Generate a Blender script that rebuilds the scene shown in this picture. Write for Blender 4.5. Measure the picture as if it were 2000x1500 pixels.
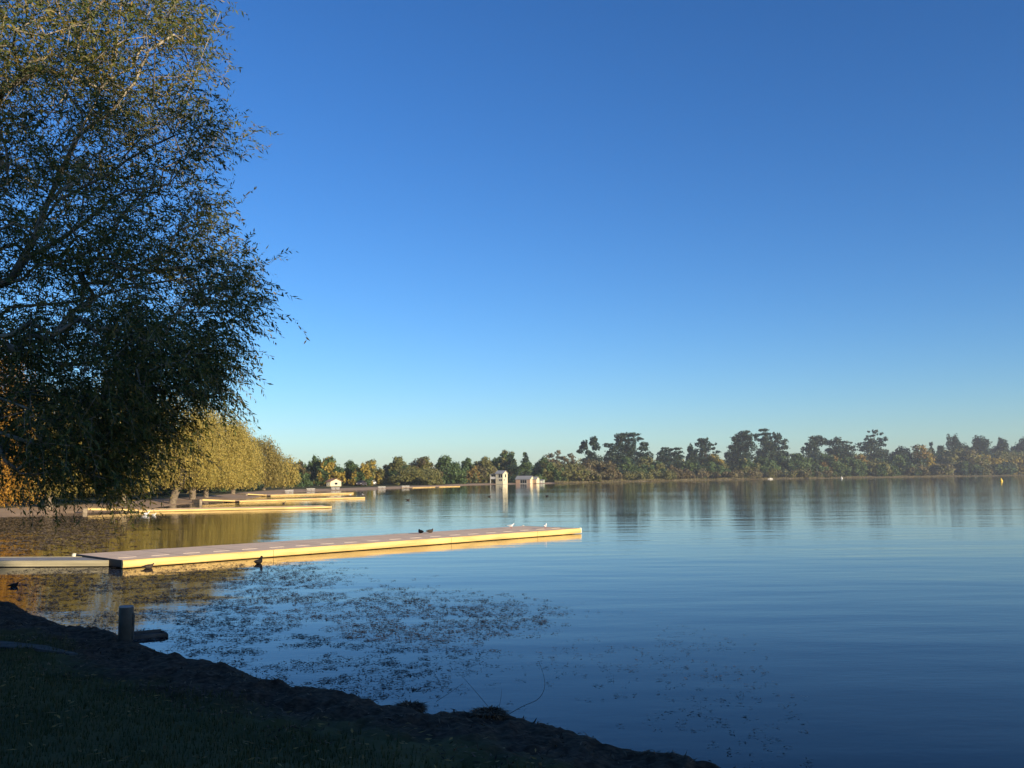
import bpy, bmesh, math, random
import numpy as np
from mathutils import Vector, Matrix

R = math.radians
sc = bpy.context.scene
for o in list(bpy.data.objects):
    bpy.data.objects.remove(o, do_unlink=True)
col = sc.collection

# ------------------------------------------------------------------ camera
CAM_H = 2.5
FPX = 1804.0                      # focal length in pixels of the 2000 px wide photograph
PITCH = math.atan(182.5 / FPX)
ROLL = 0.0085
F_ = np.array([0, math.cos(PITCH), math.sin(PITCH)])
R0 = np.array([1.0, 0, 0]); U0 = np.array([0, -math.sin(PITCH), math.cos(PITCH)])
RV = R0 * math.cos(ROLL) - U0 * math.sin(ROLL)
UV = U0 * math.cos(ROLL) + R0 * math.sin(ROLL)
cam_d = bpy.data.cameras.new('camera')
cam_d.sensor_width = 36; cam_d.lens = 36 * FPX / 2000
cam_d.clip_start = 0.1; cam_d.clip_end = 9000
cam = bpy.data.objects.new('camera', cam_d); col.objects.link(cam)
m = Matrix(((RV[0], UV[0], -F_[0], 0), (RV[1], UV[1], -F_[1], 0), (RV[2], UV[2], -F_[2], CAM_H), (0, 0, 0, 1)))
cam.matrix_world = m
sc.camera = cam

# ------------------------------------------------------------------ light
SUN_EL = R(12.5)
SX, SY = 0.72, -0.69              # horizontal direction towards the sun
w = bpy.data.worlds.new('World'); sc.world = w; w.use_nodes = True
wn = w.node_tree.nodes; wl = w.node_tree.links
bg = wn['Background']
sky = wn.new('ShaderNodeTexSky'); sky.sky_type = 'NISHITA'; sky.sun_disc = False
sky.sun_elevation = SUN_EL; sky.sun_rotation = math.atan2(SX, SY)
sky.air_density = 1.0; sky.dust_density = 0.5; sky.ozone_density = 4.5; sky.altitude = 400
hsv = wn.new('ShaderNodeHueSaturation'); hsv.inputs['Saturation'].default_value = 1.12; hsv.inputs['Hue'].default_value = 0.506
wl.new(sky.outputs[0], hsv.inputs['Color']); gam = wn.new('ShaderNodeGamma'); gam.inputs['Gamma'].default_value = 1.1
wl.new(hsv.outputs[0], gam.inputs['Color']); wl.new(gam.outputs[0], bg.inputs['Color'])
bg.inputs['Strength'].default_value = 0.102
sun_d = bpy.data.lights.new('sun', 'SUN'); sun_d.energy = 5.0; sun_d.angle = R(0.55); sun_d.color = (1.0, 0.83, 0.58)
sun = bpy.data.objects.new('sun', sun_d); col.objects.link(sun)
sd_ = Vector((SX * math.cos(SUN_EL), SY * math.cos(SUN_EL), math.sin(SUN_EL)))
sun.rotation_euler = sd_.to_track_quat('Z', 'Y').to_euler()
sun.location = (40, -40, 30)
vs = sc.view_settings
vs.view_transform = 'Standard'; vs.look = 'None'; vs.exposure = 0.65; vs.gamma = 1.0; vs.use_curve_mapping = False
sc.cycles.use_denoising = True
sc.cycles.max_bounces = 6; sc.cycles.diffuse_bounces = 2; sc.cycles.glossy_bounces = 3
sc.cycles.transmission_bounces = 3; sc.cycles.volume_bounces = 0; sc.cycles.transparent_max_bounces = 4
sc.cycles.caustics_reflective = False; sc.cycles.caustics_refractive = False

rng = np.random.default_rng(7)
random.seed(7)

# ------------------------------------------------------------------ helpers
def ray(u, v):
    return F_ + RV * ((u - 1000) / FPX) - UV * ((v - 750) / FPX)
def gp(u, v, z=0.0):              # where the line of sight meets height z
    d = ray(u, v); t = (z - CAM_H) / d[2]
    return np.array([d[0] * t, d[1] * t, z])
def at(u, v, D):                  # point of that line of sight D metres ahead
    d = ray(u, v); return np.array([0, 0, CAM_H]) + d * (D / d[1])
def horizon(u): return 941 - 0.0085 * u

def mesh_np(name, V, Fq, mat=None, smooth=False):
    V = np.asarray(V, dtype=np.float32).reshape(-1, 3); Fq = np.asarray(Fq, dtype=np.int32)
    k = Fq.shape[1]
    me = bpy.data.meshes.new(name)
    me.vertices.add(len(V)); me.vertices.foreach_set('co', V.ravel())
    me.loops.add(Fq.size); me.loops.foreach_set('vertex_index', Fq.ravel())
    me.polygons.add(len(Fq)); me.polygons.foreach_set('loop_start', np.arange(0, Fq.size, k, dtype=np.int32))
    if smooth: me.polygons.foreach_set('use_smooth', np.ones(len(Fq), dtype=bool))
    me.update(calc_edges=True)
    if mat: me.materials.append(mat)
    return me

class MB:                         # collects polygons of one mesh
    def __init__(s): s.v = []; s.f = []
    def add(s, vs_, fs):
        n = len(s.v); s.v += [tuple(float(c) for c in p) for p in vs_]; s.f += [tuple(i + n for i in f) for f in fs]
        return s
    def box(s, x0, x1, y0, y1, z0, z1):
        return s.add([(x0,y0,z0),(x1,y0,z0),(x1,y1,z0),(x0,y1,z0),(x0,y0,z1),(x1,y0,z1),(x1,y1,z1),(x0,y1,z1)],
              [(0,3,2,1),(4,5,6,7),(0,1,5,4),(1,2,6,5),(2,3,7,6),(3,0,4,7)])
    def prism(s, prof, axis, a0, a1):   # closed profile of 2D points swept along an axis
        n = len(prof); P = []
        for a in (a0, a1):
            for p, q in prof:
                P.append((a, p, q) if axis == 'x' else (p, a, q) if axis == 'y' else (p, q, a))
        fs = [tuple(range(n))[::-1], tuple(range(n, 2 * n))]
        for i in range(n): j = (i + 1) % n; fs.append((i, j, n + j, n + i))
        return s.add(P, fs)
    def tube(s, pts, rad, n=6, caps=True):
        pts = [np.array(p, float) for p in pts]
        if not hasattr(rad, '__len__'): rad = [rad] * len(pts)
        rings = []
        prev = None
        for i, p in enumerate(pts):
            d = pts[min(i + 1, len(pts) - 1)] - pts[max(i - 1, 0)]; d = d / (np.linalg.norm(d) + 1e-9)
            a = np.array([0, 0, 1.0]) if abs(d[2]) < 0.9 else np.array([1.0, 0, 0])
            if prev is not None: a = prev
            e1 = a - d * np.dot(a, d); e1 /= (np.linalg.norm(e1) + 1e-9); e2 = np.cross(d, e1); prev = e1
            rings.append([p + rad[i] * (math.cos(2 * math.pi * k / n) * e1 + math.sin(2 * math.pi * k / n) * e2) for k in range(n)])
        P = [q for r in rings for q in r]; fs = []
        for i in range(len(pts) - 1):
            for k in range(n):
                k2 = (k + 1) % n
                fs.append((i * n + k, i * n + k2, (i + 1) * n + k2, (i + 1) * n + k))
        if caps: fs += [tuple(range(n))[::-1], tuple(range((len(pts) - 1) * n, len(pts) * n))]
        return s.add(P, fs)
    def lathe(s, prof, n=20, c=(0, 0, 0)):
        P = []
        for r_, z in prof:
            for k in range(n): P.append((c[0] + r_ * math.cos(2*math.pi*k/n), c[1] + r_ * math.sin(2*math.pi*k/n), c[2] + z))
        fs = []
        for i in range(len(prof) - 1):
            for k in range(n): fs.append((i*n+k, i*n+(k+1)%n, (i+1)*n+(k+1)%n, (i+1)*n+k))
        fs += [tuple(range(n))[::-1], tuple(range((len(prof)-1)*n, len(prof)*n))]
        return s.add(P, fs)
    def mesh(s, name, mat=None, smooth=False, bevel=0):
        me = bpy.data.meshes.new(name); me.from_pydata(s.v, [], s.f); me.update()
        bm = bmesh.new(); bm.from_mesh(me)
        bmesh.ops.recalc_face_normals(bm, faces=bm.faces)
        if bevel:
            bmesh.ops.bevel(bm, geom=list(bm.edges), offset=bevel, segments=2, affect='EDGES', clamp_overlap=True)
        bm.to_mesh(me); bm.free()
        if smooth:
            for p in me.polygons: p.use_smooth = True
        if mat: me.materials.append(mat)
        return me
    def build(s, name, mat, parent=None, smooth=False, bevel=0):
        return ob(name, s.mesh(name, mat, smooth, bevel), parent)

def ob(name, me, parent=None):
    o = bpy.data.objects.new(name, me); col.objects.link(o)
    if parent: o.parent = parent
    return o
def tag(o, label=None, cat=None, group=None, kind=None):
    if label: o['label'] = label
    if cat: o['category'] = cat
    if group: o['group'] = group
    if kind: o['kind'] = kind
    return o
def thing(name, label, cat, loc=(0, 0, 0), rz=0.0, group=None):
    o = bpy.data.objects.new(name, None); col.objects.link(o); o.empty_display_size = 0.3
    o.location = tuple(float(c) for c in loc); o.rotation_euler = (0, 0, rz)
    return tag(o, label, cat, group)

# ------------------------------------------------------------------ materials
def newmat(name):
    mt = bpy.data.materials.new(name); mt.use_nodes = True
    nt = mt.node_tree; return mt, nt, nt.nodes['Principled BSDF']
def simple(name, c, rough=0.6, noise=0.25, scale=3.0, spec=0.3, metal=0.0, c2=None, bump=0.0, stretch=(1, 1, 1)):
    mt, nt, b = newmat(name)
    tc = nt.nodes.new('ShaderNodeTexCoord'); mp = nt.nodes.new('ShaderNodeMapping'); mp.inputs['Scale'].default_value = stretch
    nz = nt.nodes.new('ShaderNodeTexNoise'); nz.inputs['Scale'].default_value = scale; nz.inputs['Detail'].default_value = 5
    rp = nt.nodes.new('ShaderNodeValToRGB')
    c2 = c2 or tuple(x * (1 - noise) for x in c)
    rp.color_ramp.elements[0].position = 0.3; rp.color_ramp.elements[1].position = 0.7
    rp.color_ramp.elements[0].color = (*c2, 1); rp.color_ramp.elements[1].color = (*[min(1, x * (1 + noise * .5)) for x in c], 1)
    L = nt.links.new
    L(tc.outputs['Object'], mp.inputs[0]); L(mp.outputs[0], nz.inputs['Vector']); L(nz.outputs[0], rp.inputs[0]); L(rp.outputs[0], b.inputs['Base Color'])
    b.inputs['Roughness'].default_value = rough; b.inputs['Specular IOR Level'].default_value = spec; b.inputs['Metallic'].default_value = metal
    if bump:
        bp = nt.nodes.new('ShaderNodeBump'); bp.inputs['Strength'].default_value = bump; bp.inputs['Distance'].default_value = 0.02
        L(nz.outputs[0], bp.inputs['Height']); L(bp.outputs[0], b.inputs['Normal'])
    return mt
def leafmat(name, cols, trans=0.3, rough=0.55, spec=0.25):
    """leaf colours differ from leaf to leaf"""
    mt, nt, b = newmat(name); L = nt.links.new
    ge = nt.nodes.new('ShaderNodeNewGeometry'); rp = nt.nodes.new('ShaderNodeValToRGB')
    e = rp.color_ramp.elements
    while len(e) < len(cols): e.new(0.5)
    for i, c in enumerate(cols):
        e[i].position = i / max(1, len(cols) - 1); e[i].color = (*c, 1)
    L(ge.outputs['Random Per Island'], rp.inputs[0]); L(rp.outputs[0], b.inputs['Base Color'])
    b.inputs['Roughness'].default_value = rough; b.inputs['Specular IOR Level'].default_value = spec
    if trans:
        tr = nt.nodes.new('ShaderNodeBsdfTranslucent'); mx = nt.nodes.new('ShaderNodeMixShader'); mx.inputs[0].default_value = trans
        L(rp.outputs[0], tr.inputs['Color']); L(b.outputs[0], mx.inputs[1]); L(tr.outputs[0], mx.inputs[2])
        L(mx.outputs[0], nt.nodes['Material Output'].inputs['Surface'])
    return mt

# ------------------------------------------------------------------ shoreline
near_px = [(1700,1610),(1545,1513),(1475,1499),(1335,1466),(1165,1425),(1040,1400),(895,1384),(740,1366),(600,1340),(500,1312),(400,1287),
           (320,1264),(240,1240),(180,1222),(100,1205),(50,1185),(0,1170)]
left_px = [(0,1010),(60,1006),(150,1001),(260,996),(330,988),(400,981),(450,977),(500,972),(540,965.5),(600,960),(700,957),(800,953),(880,950.5),
           (905,949),(930,947),(1000,945.5),(1050,945),(1200,941.5),(1350,938.5),(1500,935.8),(1700,933),(1850,931),(2000,929)]
lake = [gp(u, v, 0.1)[:2] for u, v in near_px] + [np.array(p, float) for p in [(-13.5, 21.5), (-18, 24), (-23, 27), (-28, 36), (-33, 50)]]
lake += [gp(u, v, 0.0)[:2] for u, v in left_px]
lake += [np.array(p, float) for p in [(660, 960), (900, 800), (1000, 450), (800, -50), (400, -180), (150, -90), (70, -44), (40, -25), (26, -14), (15, -5.5), (8, 0.6)]]
def catmull(P, n=6):
    out = []; N = len(P)
    for i in range(N):
        p0, p1, p2, p3 = P[i-1], P[i], P[(i+1) % N], P[(i+2) % N]
        for k in range(n):
            t = k / n
            a = 0.5 * ((2*p1) + (-p0+p2)*t + (2*p0-5*p1+4*p2-p3)*t*t + (-p0+3*p1-3*p2+p3)*t**3)
            lin = p1 * (1 - t) + p2 * t
            out.append(0.6 * a + 0.4 * lin)
    return np.array(out)
LAKE = catmull(lake, 4)
def vnoise(x, y, seed=0):         # cheap smooth value noise
    xi = np.floor(x).astype(np.int64); yi = np.floor(y).astype(np.int64); xf = x - xi; yf = y - yi
    def h(a, b):
        n = (a * 374761393 + b * 668265263 + seed * 982451653) & 0x7fffffff
        n = ((n ^ (n >> 13)) * 1274126177) & 0x7fffffff
        return ((n ^ (n >> 16)) & 0xffff) / 65535.0
    s = xf * xf * (3 - 2 * xf); t = yf * yf * (3 - 2 * yf)
    return (h(xi, yi) * (1-s) + h(xi+1, yi) * s) * (1-t) + (h(xi, yi+1) * (1-s) + h(xi+1, yi+1) * s) * t
def signed_dist(x, y):            # positive on land
    x = np.asarray(x, float); y = np.asarray(y, float)
    A = LAKE; B = np.roll(LAKE, -1, axis=0)
    best = np.full(x.shape, 1e18); inside = np.zeros(x.shape, bool)
    for (ax, ay), (bx, by) in zip(A, B):
        dx, dy = bx - ax, by - ay; l2 = dx*dx + dy*dy + 1e-12
        t = np.clip(((x - ax) * dx + (y - ay) * dy) / l2, 0, 1)
        best = np.minimum(best, (x - ax - t*dx)**2 + (y - ay - t*dy)**2)
        c = (ay > y) != (by > y)
        if abs(by - ay) > 1e-12:
            inside ^= c & (x < (bx - ax) * (y - ay) / (by - ay) + ax)
    d = np.sqrt(best)
    return np.where(inside, -d, d)
def sm(t): t = np.clip(t, 0, 1); return t * t * (3 - 2 * t)
def ground(x, y):
    x = np.asarray(x, float); y = np.asarray(y, float)
    r = np.hypot(x, y); near = 1 - sm((r - 24) / 12)
    s = signed_dist(x, y)
    s = s + near * (0.30 * (vnoise(x*1.1, y*1.1, 1) - .5) + 0.14 * (vnoise(x*3.7, y*3.7, 2) - .5))
    s = s + (1 - near) * 0.8 * (vnoise(x*.35, y*.35, 5) - .5)
    land = (0.05 + 0.10 * near) * sm(s / 0.35) + 0.62 * sm(s / 7.0) * (0.75 + .25*near) + 0.35 * sm((s - 8) / 60) + (1-near) * 0.7 * sm((s - 20) / 200)
    rough = near * sm(s / .4) * (1 - .75 * sm((s - 1.6) / 1.2)) * (0.07 * (vnoise(x*2.3, y*2.3, 3) - .45) + 0.06 * (vnoise(x*7, y*7, 4) - .5) + 0.04 * (vnoise(x*17, y*17, 8) - .5))
    rough = rough + near * sm(s / .4) * 0.025 * (vnoise(x*11, y*11, 6) - .5)
    z = np.where(s > 0, land + rough, np.maximum(-0.9, s * 0.45))
    return z, s
def gz(x, y):
    return float(ground(np.array([x]), np.array([y]))[0][0])

# ground: one sheet on a polar grid, finest near the viewpoint
ang = np.concatenate([np.arange(-42, 42, 0.25), np.arange(42, 318, 3.0)])
rad = np.concatenate([[0.3], np.arange(2, 26, 0.10), 26 * 1.028 ** np.arange(0, 152)])
AA, RR = np.meshgrid(np.radians(ang), rad)
gx = RR * np.sin(AA); gy = RR * np.cos(AA)
gzv, gs = ground(gx.ravel(), gy.ravel())
nA, nR = len(ang), len(rad)
idx = np.arange(nA * nR).reshape(nR, nA)
q = np.stack([idx[:-1, :], np.roll(idx, -1, 1)[:-1, :], np.roll(idx, -1, 1)[1:, :], idx[1:, :]], -1).reshape(-1, 4)
gme = mesh_np('ground', np.stack([gx.ravel(), gy.ravel(), gzv], -1), q, None, True)
at_ = gme.attributes.new('shore', 'FLOAT', 'POINT'); at_.data.foreach_set('value', gs.astype(np.float32))

mt, nt, b = newmat('ground'); L = nt.links.new; N = nt.nodes.new
attr = N('ShaderNodeAttribute'); attr.attribute_name = 'shore'
geo = N('ShaderNodeNewGeometry')
n1 = N('ShaderNodeTexNoise'); n1.inputs['Scale'].default_value = 0.9; n1.inputs['Detail'].default_value = 6
n2 = N('ShaderNodeTexNoise'); n2.inputs['Scale'].default_value = 14; n2.inputs['Detail'].default_value = 6
L(geo.outputs['Position'], n1.inputs['Vector']); L(geo.outputs['Position'], n2.inputs['Vector'])
grass = N('ShaderNodeValToRGB'); grass.color_ramp.elements[0].color = (0.040, 0.048, 0.015, 1); grass.color_ramp.elements[1].color = (0.115, 0.100, 0.038, 1)
grass.color_ramp.elements[0].position = .3; grass.color_ramp.elements[1].position = .7
mud = N('ShaderNodeValToRGB'); mud.color_ramp.elements[0].color = (0.035, 0.023, 0.014, 1); mud.color_ramp.elements[1].color = (0.12, 0.08, 0.05, 1)
mud.color_ramp.elements[0].position = .35; mud.color_ramp.elements[1].position = .75
sand = N('ShaderNodeValToRGB'); sand.color_ramp.elements[0].color = (0.26, 0.18, 0.115, 1); sand.color_ramp.elements[1].color = (0.46, 0.33, 0.22, 1)
L(n1.outputs[0], grass.inputs[0]); L(n2.outputs[0], mud.inputs[0]); L(n1.outputs[0], sand.inputs[0])
ln = N('ShaderNodeVectorMath'); ln.operation = 'LENGTH'; L(geo.outputs['Position'], ln.inputs[0])
mr = N('ShaderNodeMapRange'); mr.inputs['From Min'].default_value = 28; mr.inputs['From Max'].default_value = 42; L(ln.outputs['Value'], mr.inputs['Value'])
edge = N('ShaderNodeMix'); edge.data_type = 'RGBA'; L(mr.outputs[0], edge.inputs['Factor']); L(mud.outputs[0], edge.inputs['A']); L(sand.outputs[0], edge.inputs['B'])
# width of the bare strip: 1.7 m here, 2.8 m on the far shore
wd = N('ShaderNodeMapRange'); wd.inputs['From Min'].default_value = 0; wd.inputs['From Max'].default_value = 1
wd.inputs['To Min'].default_value = 1.35; wd.inputs['To Max'].default_value = 5.0; L(mr.outputs[0], wd.inputs['Value'])
ja = N('ShaderNodeMath'); ja.operation = 'MULTIPLY_ADD'; ja.inputs[1].default_value = 1.6; ja.inputs[2].default_value = -0.8; L(n1.outputs[0], ja.inputs[0])
sa = N('ShaderNodeMath'); sa.operation = 'ADD'; L(attr.outputs['Fac'], sa.inputs[0]); L(ja.outputs[0], sa.inputs[1])
sb = N('ShaderNodeMath'); sb.operation = 'SUBTRACT'; L(sa.outputs[0], sb.inputs[0]); L(wd.outputs[0], sb.inputs[1])
gm = N('ShaderNodeMapRange'); gm.inputs['From Min'].default_value = -.25; gm.inputs['From Max'].default_value = .35; L(sb.outputs[0], gm.inputs['Value'])
fin = N('ShaderNodeMix'); fin.data_type = 'RGBA'; L(gm.outputs[0], fin.inputs['Factor']); L(edge.outputs['Result'], fin.inputs['A']); L(grass.outputs[0], fin.inputs['B'])
L(fin.outputs['Result'], b.inputs['Base Color']); b.inputs['Roughness'].default_value = .95; b.inputs['Specular IOR Level'].default_value = .1
bp = N('ShaderNodeBump'); bp.inputs['Strength'].default_value = .6; bp.inputs['Distance'].default_value = .03; L(n2.outputs[0], bp.inputs['Height']); L(bp.outputs[0], b.inputs['Normal'])
gme.materials.append(mt)
tag(ob('ground', gme), 'lake shore ground with bare muddy edge and short grass', kind='structure')

# water: one sheet the ground rises through
wv = [(-1250, -1250, 0), (1250, -1250, 0), (1250, 1250, 0), (-1250, 1250, 0)]
mt, nt, b = newmat('lake_water'); L = nt.links.new; N = nt.nodes.new
b.inputs['Base Color'].default_value = (0.004, 0.008, 0.014, 1); b.inputs['Roughness'].default_value = 0.03; b.inputs['Specular IOR Level'].default_value = 0.26; b.inputs['IOR'].default_value = 1.33
geo = N('ShaderNodeNewGeometry')
def wave(scale, sx, sy, rot, detail, rough=.5):
    mp = N('ShaderNodeMapping'); mp.inputs['Scale'].default_value = (sx, sy, 1); mp.inputs['Rotation'].default_value = (0, 0, R(rot))
    nz = N('ShaderNodeTexNoise'); nz.inputs['Scale'].default_value = scale; nz.inputs['Detail'].default_value = detail; nz.inputs['Roughness'].default_value = rough
    L(geo.outputs['Position'], mp.inputs[0]); L(mp.outputs[0], nz.inputs['Vector']); return nz.outputs[0]
a1 = wave(1.0, .35, 1.1, 8, 1, .4)        # long low swell
a2 = wave(1.0, 1.6, 4.2, -6, 2, .5)       # ripples
a3 = wave(1.0, .012, .05, 5, 2, .5)       # patches of breeze
lenn = N('ShaderNodeVectorMath'); lenn.operation = 'LENGTH'; L(geo.outputs['Position'], lenn.inputs[0])
far = N('ShaderNodeMapRange'); far.inputs['From Min'].default_value = 22; far.inputs['From Max'].default_value = 90; far.inputs['To Min'].default_value = .30; far.inputs['To Max'].default_value = 1.0
L(lenn.outputs['Value'], far.inputs['Value'])
br = N('ShaderNodeMapRange'); br.inputs['From Min'].default_value = .35; br.inputs['From Max'].default_value = .65; br.inputs['To Min'].default_value = .45; br.inputs['To Max'].default_value = 1.2
L(a3, br.inputs['Value'])
mu = N('ShaderNodeMath'); mu.operation = 'MULTIPLY'; L(far.outputs[0], mu.inputs[0]); L(br.outputs[0], mu.inputs[1])
h2 = N('ShaderNodeMath'); h2.operation = 'MULTIPLY'; L(a2, h2.inputs[0]); L(mu.outputs[0], h2.inputs[1])
h2b = N('ShaderNodeMath'); h2b.operation = 'MULTIPLY'; h2b.inputs[1].default_value = .0062; L(h2.outputs[0], h2b.inputs[0])
h1 = N('ShaderNodeMath'); h1.operation = 'MULTIPLY'; h1.inputs[1].default_value = .007; L(a1, h1.inputs[0])
a4 = wave(1.0, 5.0, 11.0, 12, 2, .55)     # fine wavelets
h4 = N('ShaderNodeMath'); h4.operation = 'MULTIPLY'; h4.inputs[1].default_value = .0009; L(a4, h4.inputs[0])
a5 = wave(1.0, .05, .20, -4, 2, .5)       # broad undulation
h5 = N('ShaderNodeMath'); h5.operation = 'MULTIPLY_ADD'; h5.inputs[1].default_value = .030; L(a5, h5.inputs[0]); L(h4.outputs[0], h5.inputs[2])
hs0 = N('ShaderNodeMath'); hs0.operation = 'ADD'; L(h1.outputs[0], hs0.inputs[0]); L(h5.outputs[0], hs0.inputs[1])
hs = N('ShaderNodeMath'); hs.operation = 'ADD'; L(hs0.outputs[0], hs.inputs[0]); L(h2b.outputs[0], hs.inputs[1])
bp = N('ShaderNodeBump'); bp.inputs['Strength'].default_value = 1; bp.inputs['Distance'].default_value = 1.0; L(hs.outputs[0], bp.inputs['Height']); L(bp.outputs[0], b.inputs['Normal'])
me = bpy.data.meshes.new('lake_water'); me.from_pydata(wv, [], [(0, 1, 2, 3)]); me.materials.append(mt)
tag(ob('lake_water', me), 'calm blue lake water reflecting the far trees', kind='structure')

# ------------------------------------------------------------------ foliage tools
def quads(C, D, Nn, ln, wd):
    """rhombic leaves: centres, long axes, normals, lengths, widths"""
    D = D / (np.linalg.norm(D, axis=1, keepdims=True) + 1e-9)
    S = np.cross(D, Nn); S /= (np.linalg.norm(S, axis=1, keepdims=True) + 1e-9)
    l = (ln / 2)[:, None]; w_ = (wd / 2)[:, None]
    V = np.stack([C - D * l, C + S * w_ - D * l * .15, C + D * l, C - S * w_ - D * l * .15], 1)
    return V.reshape(-1, 3), np.arange(len(C) * 4).reshape(-1, 4)
def rdir(n):
    d = rng.normal(size=(n, 3)); return d / np.linalg.norm(d, axis=1, keepdims=True)
PAL = {
    'dark':   [(0.010,0.026,0.018),(0.020,0.042,0.026),(0.034,0.058,0.032)],
    'green':  [(0.032,0.066,0.025),(0.062,0.108,0.037),(0.108,0.150,0.048)],
    'olive':  [(0.080,0.094,0.030),(0.140,0.142,0.045),(0.200,0.180,0.060)],
    'yellow': [(0.180,0.150,0.030),(0.310,0.235,0.042),(0.420,0.300,0.055)],
    'willow': [(0.250,0.225,0.055),(0.430,0.345,0.085),(0.580,0.440,0.120)],
    'paleg':  [(0.180,0.160,0.045),(0.300,0.240,0.065),(0.400,0.310,0.090)],
    'russet': [(0.075,0.064,0.034),(0.128,0.102,0.050),(0.180,0.134,0.062)],
    'orange': [(0.300,0.140,0.020),(0.460,0.230,0.030),(0.560,0.320,0.045)],
    'amber':  [(0.110,0.080,0.026),(0.190,0.130,0.035),(0.270,0.175,0.045)],
    'brown':  [(0.080,0.075,0.036),(0.130,0.115,0.054),(0.175,0.145,0.068)],
}
LM = {k: leafmat('leaf_' + k, v, .42 if k in ('willow', 'paleg') else .22) for k, v in PAL.items()}
WBARK = simple('willow_bark', (0.20, 0.16, 0.115), .9, .45, 5, .1, bump=.6)
BARK = simple('bark', (0.13, 0.10, 0.075), .9, .5, 6, .1, bump=.6)
PALEBARK = simple('pale_bark', (0.30, 0.26, 0.20), .85, .4, 5, .1, bump=.6)
DARKBARK = simple('dark_bark', (0.055, 0.045, 0.036), .9, .5, 6, .1, bump=.6)

def lobe_style(style, u0, u1, vt, vb, r):
    """foliage masses of a crown as (u, v, half width, half height) in photograph pixels"""
    w_ = u1 - u0; h = vb - vt; cu = (u0 + u1) / 2; out = []
    if style == 'round':
        n = 13
        for i in range(n):
            a = r.uniform(0, 6.28); k = math.sqrt(r.random()) * .78
            out.append((cu + math.cos(a) * k * w_ * .36, vt + h * .5 + math.sin(a) * k * h * .36, w_ * r.uniform(.13, .24), h * r.uniform(.11, .19)))
        out.append((cu + r.uniform(-.12, .12) * w_, vt + h * .17, w_ * .2, h * .17)); out.append((u0 + w_ * .2, vt + h * .6, w_ * .2, h * .2)); out.append((u1 - w_ * .2, vt + h * .6, w_ * .2, h * .2))
        out.append((cu, vt + h * .55, w_ * .40, h * .36))
        for k in range(5): out.append((u0 + w_ * (k + .5) / 5, vb - h * .12, w_ * .16, h * .16))
    elif style == 'mound':
        for i in range(12):
            x = r.uniform(-1, 1); top = vt + h * (0.55 * x * x)
            out.append((cu + x * w_ * .40, top + r.uniform(.2, .8) * (vb - top), w_ * .12, h * .2))
        out.append((cu, vt + h * .55, w_ * .42, h * .48)); out.append((cu - w_ * .1, vt + h * .35, w_ * .25, h * .34))
    elif style == 'cone':
        n = 9
        for i in range(n):
            t = (i + .5) / n
            for s in (-1, 0, 1):
                out.append((cu + s * w_ * .30 * t + r.uniform(-.05, .05) * w_, vt + h * t + r.uniform(-.03, .03) * h, w_ * (.06 + .17 * t), h * .075))
    elif style == 'pine':
        out.append((cu + r.uniform(-.1, .1) * w_, vt + h * .04, w_ * .17, h * .04))
        n = 11
        for i in range(n):
            t = (i + .6) / n
            sp = .16 + .34 * min(1, t * 1.5)
            k = 1 if t < .3 else 2
            for _ in range(k):
                out.append((cu + r.uniform(-1, 1) * w_ * sp, vt + h * (t * .97 + .02), w_ * r.uniform(.12, .23), h * r.uniform(.03, .055)))
        out.append((cu, vt + h * .62, w_ * .26, h * .30)); out.append((cu + r.uniform(-.1, .1) * w_, vt + h * .85, w_ * .38, h * .15))
    elif style == 'airy':
        for i in range(46):
            a = r.uniform(0, 6.28); k = math.sqrt(r.random())
            out.append((cu + math.cos(a) * k * w_ * .40, vt + h * .45 + math.sin(a) * k * h * .38, w_ * r.uniform(.04, .10), h * r.uniform(.04, .09)))
    elif style == 'hedge':
        n = max(5, int(w_ / 9))
        for i in range(n):
            x = u0 + (i + .5) * w_ / n + r.uniform(-2, 2); t = vt + r.uniform(0, .3) * h
            out.append((x, (t + vb) / 2, w_ / n * .85, (vb - t) / 2))
    elif style == 'poplar':
        for i in range(9):
            t = (i + .5) / 9
            out.append((cu + r.uniform(-.15, .15) * w_, vt + h * t, w_ * .5 * math.sin(math.pi * (.18 + .74 * t)), h * .10))
    return out

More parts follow.
